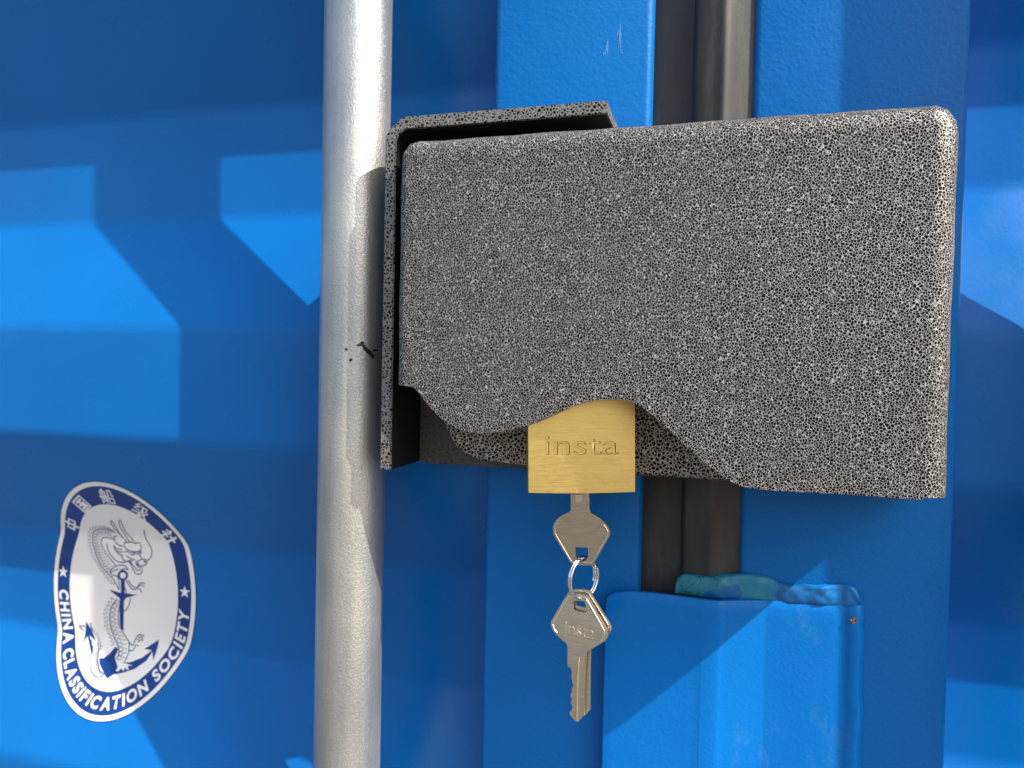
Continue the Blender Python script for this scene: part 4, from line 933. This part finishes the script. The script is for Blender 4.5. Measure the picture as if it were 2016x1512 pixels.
def line_mesh(L, w):
    bm = bmesh.new(); P = [Vector((a, b_, 0)) for a, b_ in L]
    Q = [P[0]]
    for p in P[1:]:
        if (p-Q[-1]).length > 0.05: Q.append(p)
    P = Q; ls, rs = [], []
    for i, p in enumerate(P):
        d0 = (P[i]-P[i-1]).normalized() if i else (P[1]-P[0]).normalized()
        d1 = (P[i+1]-P[i]).normalized() if i < len(P)-1 else d0
        d = d0+d1
        if d.length < 0.2: d = d0
        d.normalize(); nn = Vector((-d.y, d.x, 0))*w/2
        ls.append(bm.verts.new(p+nn)); rs.append(bm.verts.new(p-nn))
    for i in range(len(P)-1): bm.faces.new([ls[i], rs[i], rs[i+1], ls[i+1]])
    me = bpy.data.meshes.new('line'); bm.to_mesh(me); bm.free(); return me
anchor = unrolled([flat_fill(P) for P in ANCHOR_POLYGONS], 0.30, 'anchor_emblem', M_navy, face, 0.004)
unrolled([flat_fill([L]) for L in CLAW_POLYGONS], 0.36, 'claw', M_white_ink, face)
unrolled([line_mesh(L, 0.32 if len(L) in (2, 8) else 0.62) for L in DRAGON_LINES if len(L) > 1], 0.40, 'dragon_emblem', M_ink, face, 0.0012)

# lettering on the band
def band_point(ang, off=0.0):
    a, b_ = 50.0+off, 72.3+off
    p = Vector((S_C[0]+a*math.cos(ang), S_C[1]+b_*math.sin(ang)))
    t = Vector((-a*math.sin(ang), b_*math.cos(ang))).normalized()
    return p, t
TH_ = [2*math.pi*i/4000 for i in range(4001)]
arc_len = [0.0]
for a, b_ in zip(TH_, TH_[1:]): arc_len.append(arc_len[-1]+(band_point(b_)[0]-band_point(a)[0]).length)
def ang_at(s):
    s %= arc_len[-1]; lo, hi = 0, 4000
    while hi-lo > 1:
        m_ = (lo+hi)//2
        if arc_len[m_] <= s: lo = m_
        else: hi = m_
    return TH_[lo]
def s_of(p):
    best = min(range(0, 4001, 5), key=lambda i: (band_point(TH_[i])[0]-Vector(p)).length); return arc_len[best]
letters = []
def ring_word(word, p0, p1, height):
    s0, s1 = s_of(p0), s_of(p1)
    glyphs = []
    for ch in word:
        me = text_mesh(ch, 10, 0.40, 0.10, 1, 0); xs = [v.co.x for v in me.vertices]
        glyphs.append((me, min(xs), max(xs)))
    gap = 1.0; total = sum(g[2]-g[1] for g in glyphs)+gap*(len(glyphs)-1)
    k = (s1-s0)/total; s = s0
    for me, a, b_ in glyphs:
        ys = [v.co.y for v in me.vertices]; y0, y1 = min(ys), max(ys); w = (b_-a)*k
        p, t = band_point(ang_at(s+w/2)); n2 = Vector((t.y, -t.x))      # n2 points outwards
        for v in me.vertices:
            x = (v.co.x-(a+b_)/2)*k; y = ((v.co.y-y0)/(y1-y0)-0.5)*height
            q = p+t*x-n2*y
            v.co = Vector((q.x, q.y, 0))
        letters.append(me); s += w+gap*k
ring_word('CHINA', (-436.9, -171.0), (-431.9, -208.5), 8.2)
ring_word('CLASSIFICATION', (-429.0, -211.8), (-353.0, -226.0), 8.2)
ring_word('SOCIETY', (-350.2, -221.6), (-335.8, -174.0), 8.2)
GLYPHS = {  # strokes on a unit square
 'middle': [[(0.12, 0.30), (0.12, 0.74), (0.88, 0.74), (0.88, 0.30), (0.12, 0.30)], [(0.5, 1.0), (0.5, 0.0)]],
 'country': [[(0.05, 0.03), (0.05, 0.97), (0.95, 0.97), (0.95, 0.03), (0.05, 0.03)], [(0.26, 0.76), (0.74, 0.76)], [(0.26, 0.50), (0.74, 0.50)], [(0.22, 0.22), (0.78, 0.22)], [(0.5, 0.76), (0.5, 0.22)], [(0.62, 0.40), (0.72, 0.30)]],
 'ship': [[(0.28, 1.0), (0.20, 0.88)], [(0.10, 0.0), (0.10, 0.86), (0.44, 0.86), (0.44, 0.0)], [(0.0, 0.44), (0.52, 0.44)], [(0.25, 0.74), (0.30, 0.58)], [(0.25, 0.34), (0.30, 0.14)],
          [(0.60, 0.50), (0.66, 0.62), (0.66, 0.96), (0.90, 0.96), (0.90, 0.58), (1.0, 0.58)], [(0.62, 0.02), (0.62, 0.38), (0.96, 0.38), (0.96, 0.02), (0.62, 0.02)]],
 'grade': [[(0.28, 1.0), (0.06, 0.76), (0.34, 0.76)], [(0.34, 0.80), (0.04, 0.46), (0.38, 0.46)], [(0.02, 0.14), (0.40, 0.24)],
           [(0.50, 0.92), (0.86, 0.92), (0.80, 0.62), (0.98, 0.62), (0.80, 0.28), (0.50, 0.0)], [(0.60, 0.92), (0.58, 0.45), (0.44, 0.02)], [(0.62, 0.58), (0.78, 0.26), (1.0, 0.0)]],
 'society': [[(0.24, 1.0), (0.30, 0.88)], [(0.06, 0.80), (0.44, 0.80), (0.04, 0.42)], [(0.26, 0.62), (0.26, 0.0)], [(0.32, 0.50), (0.44, 0.40)],
             [(0.56, 0.62), (0.98, 0.62)], [(0.77, 0.96), (0.77, 0.06)], [(0.50, 0.06), (1.0, 0.06)]]}
hanzi = []
for key_, c in (('middle', (-426.2, -123.1)), ('country', (-409.2, -104.4)), ('ship', (-385.2, -96.2)), ('grade', (-362.2, -105.8)), ('society', (-347.6, -125.6))):
    s = s_of(c); _, t = band_point(ang_at(s)); ex = Vector((-t.x, -t.y)); ey = Vector((t.y, -t.x))   # upright when read from outside in
    for st in GLYPHS[key_]:
        L = [tuple(Vector(c)+ex*((x-0.5)*10.6)+ey*((y-0.5)*10.6)) for x, y in st]
        L[0] = tuple(Vector(L[0])+(Vector(L[0])-Vector(L[1])).normalized()*0.6); L[-1] = tuple(Vector(L[-1])+(Vector(L[-1])-Vector(L[-2])).normalized()*0.6)
        hanzi.append(line_mesh(L, 1.25 if key_ in ('ship', 'grade') else 1.75))
stars = []
for c in ((-436.9, -158.6), (-336.5, -162.4)):
    stars.append(flat_fill([[(c[0]+(4.4 if i % 2 == 0 else 1.75)*math.sin(math.pi*i/5), c[1]+(4.4 if i % 2 == 0 else 1.75)*math.cos(math.pi*i/5)) for i in range(10)]]))
unrolled(letters, 0.24, 'english_lettering', M_white_ink, backing, 0.0015)
unrolled(hanzi, 0.24, 'chinese_lettering', M_white_ink, backing, 0.0015)
unrolled(stars[:1], 0.24, 'star', M_white_ink, backing)
unrolled(stars[1:], 0.24, 'star', M_white_ink, backing)
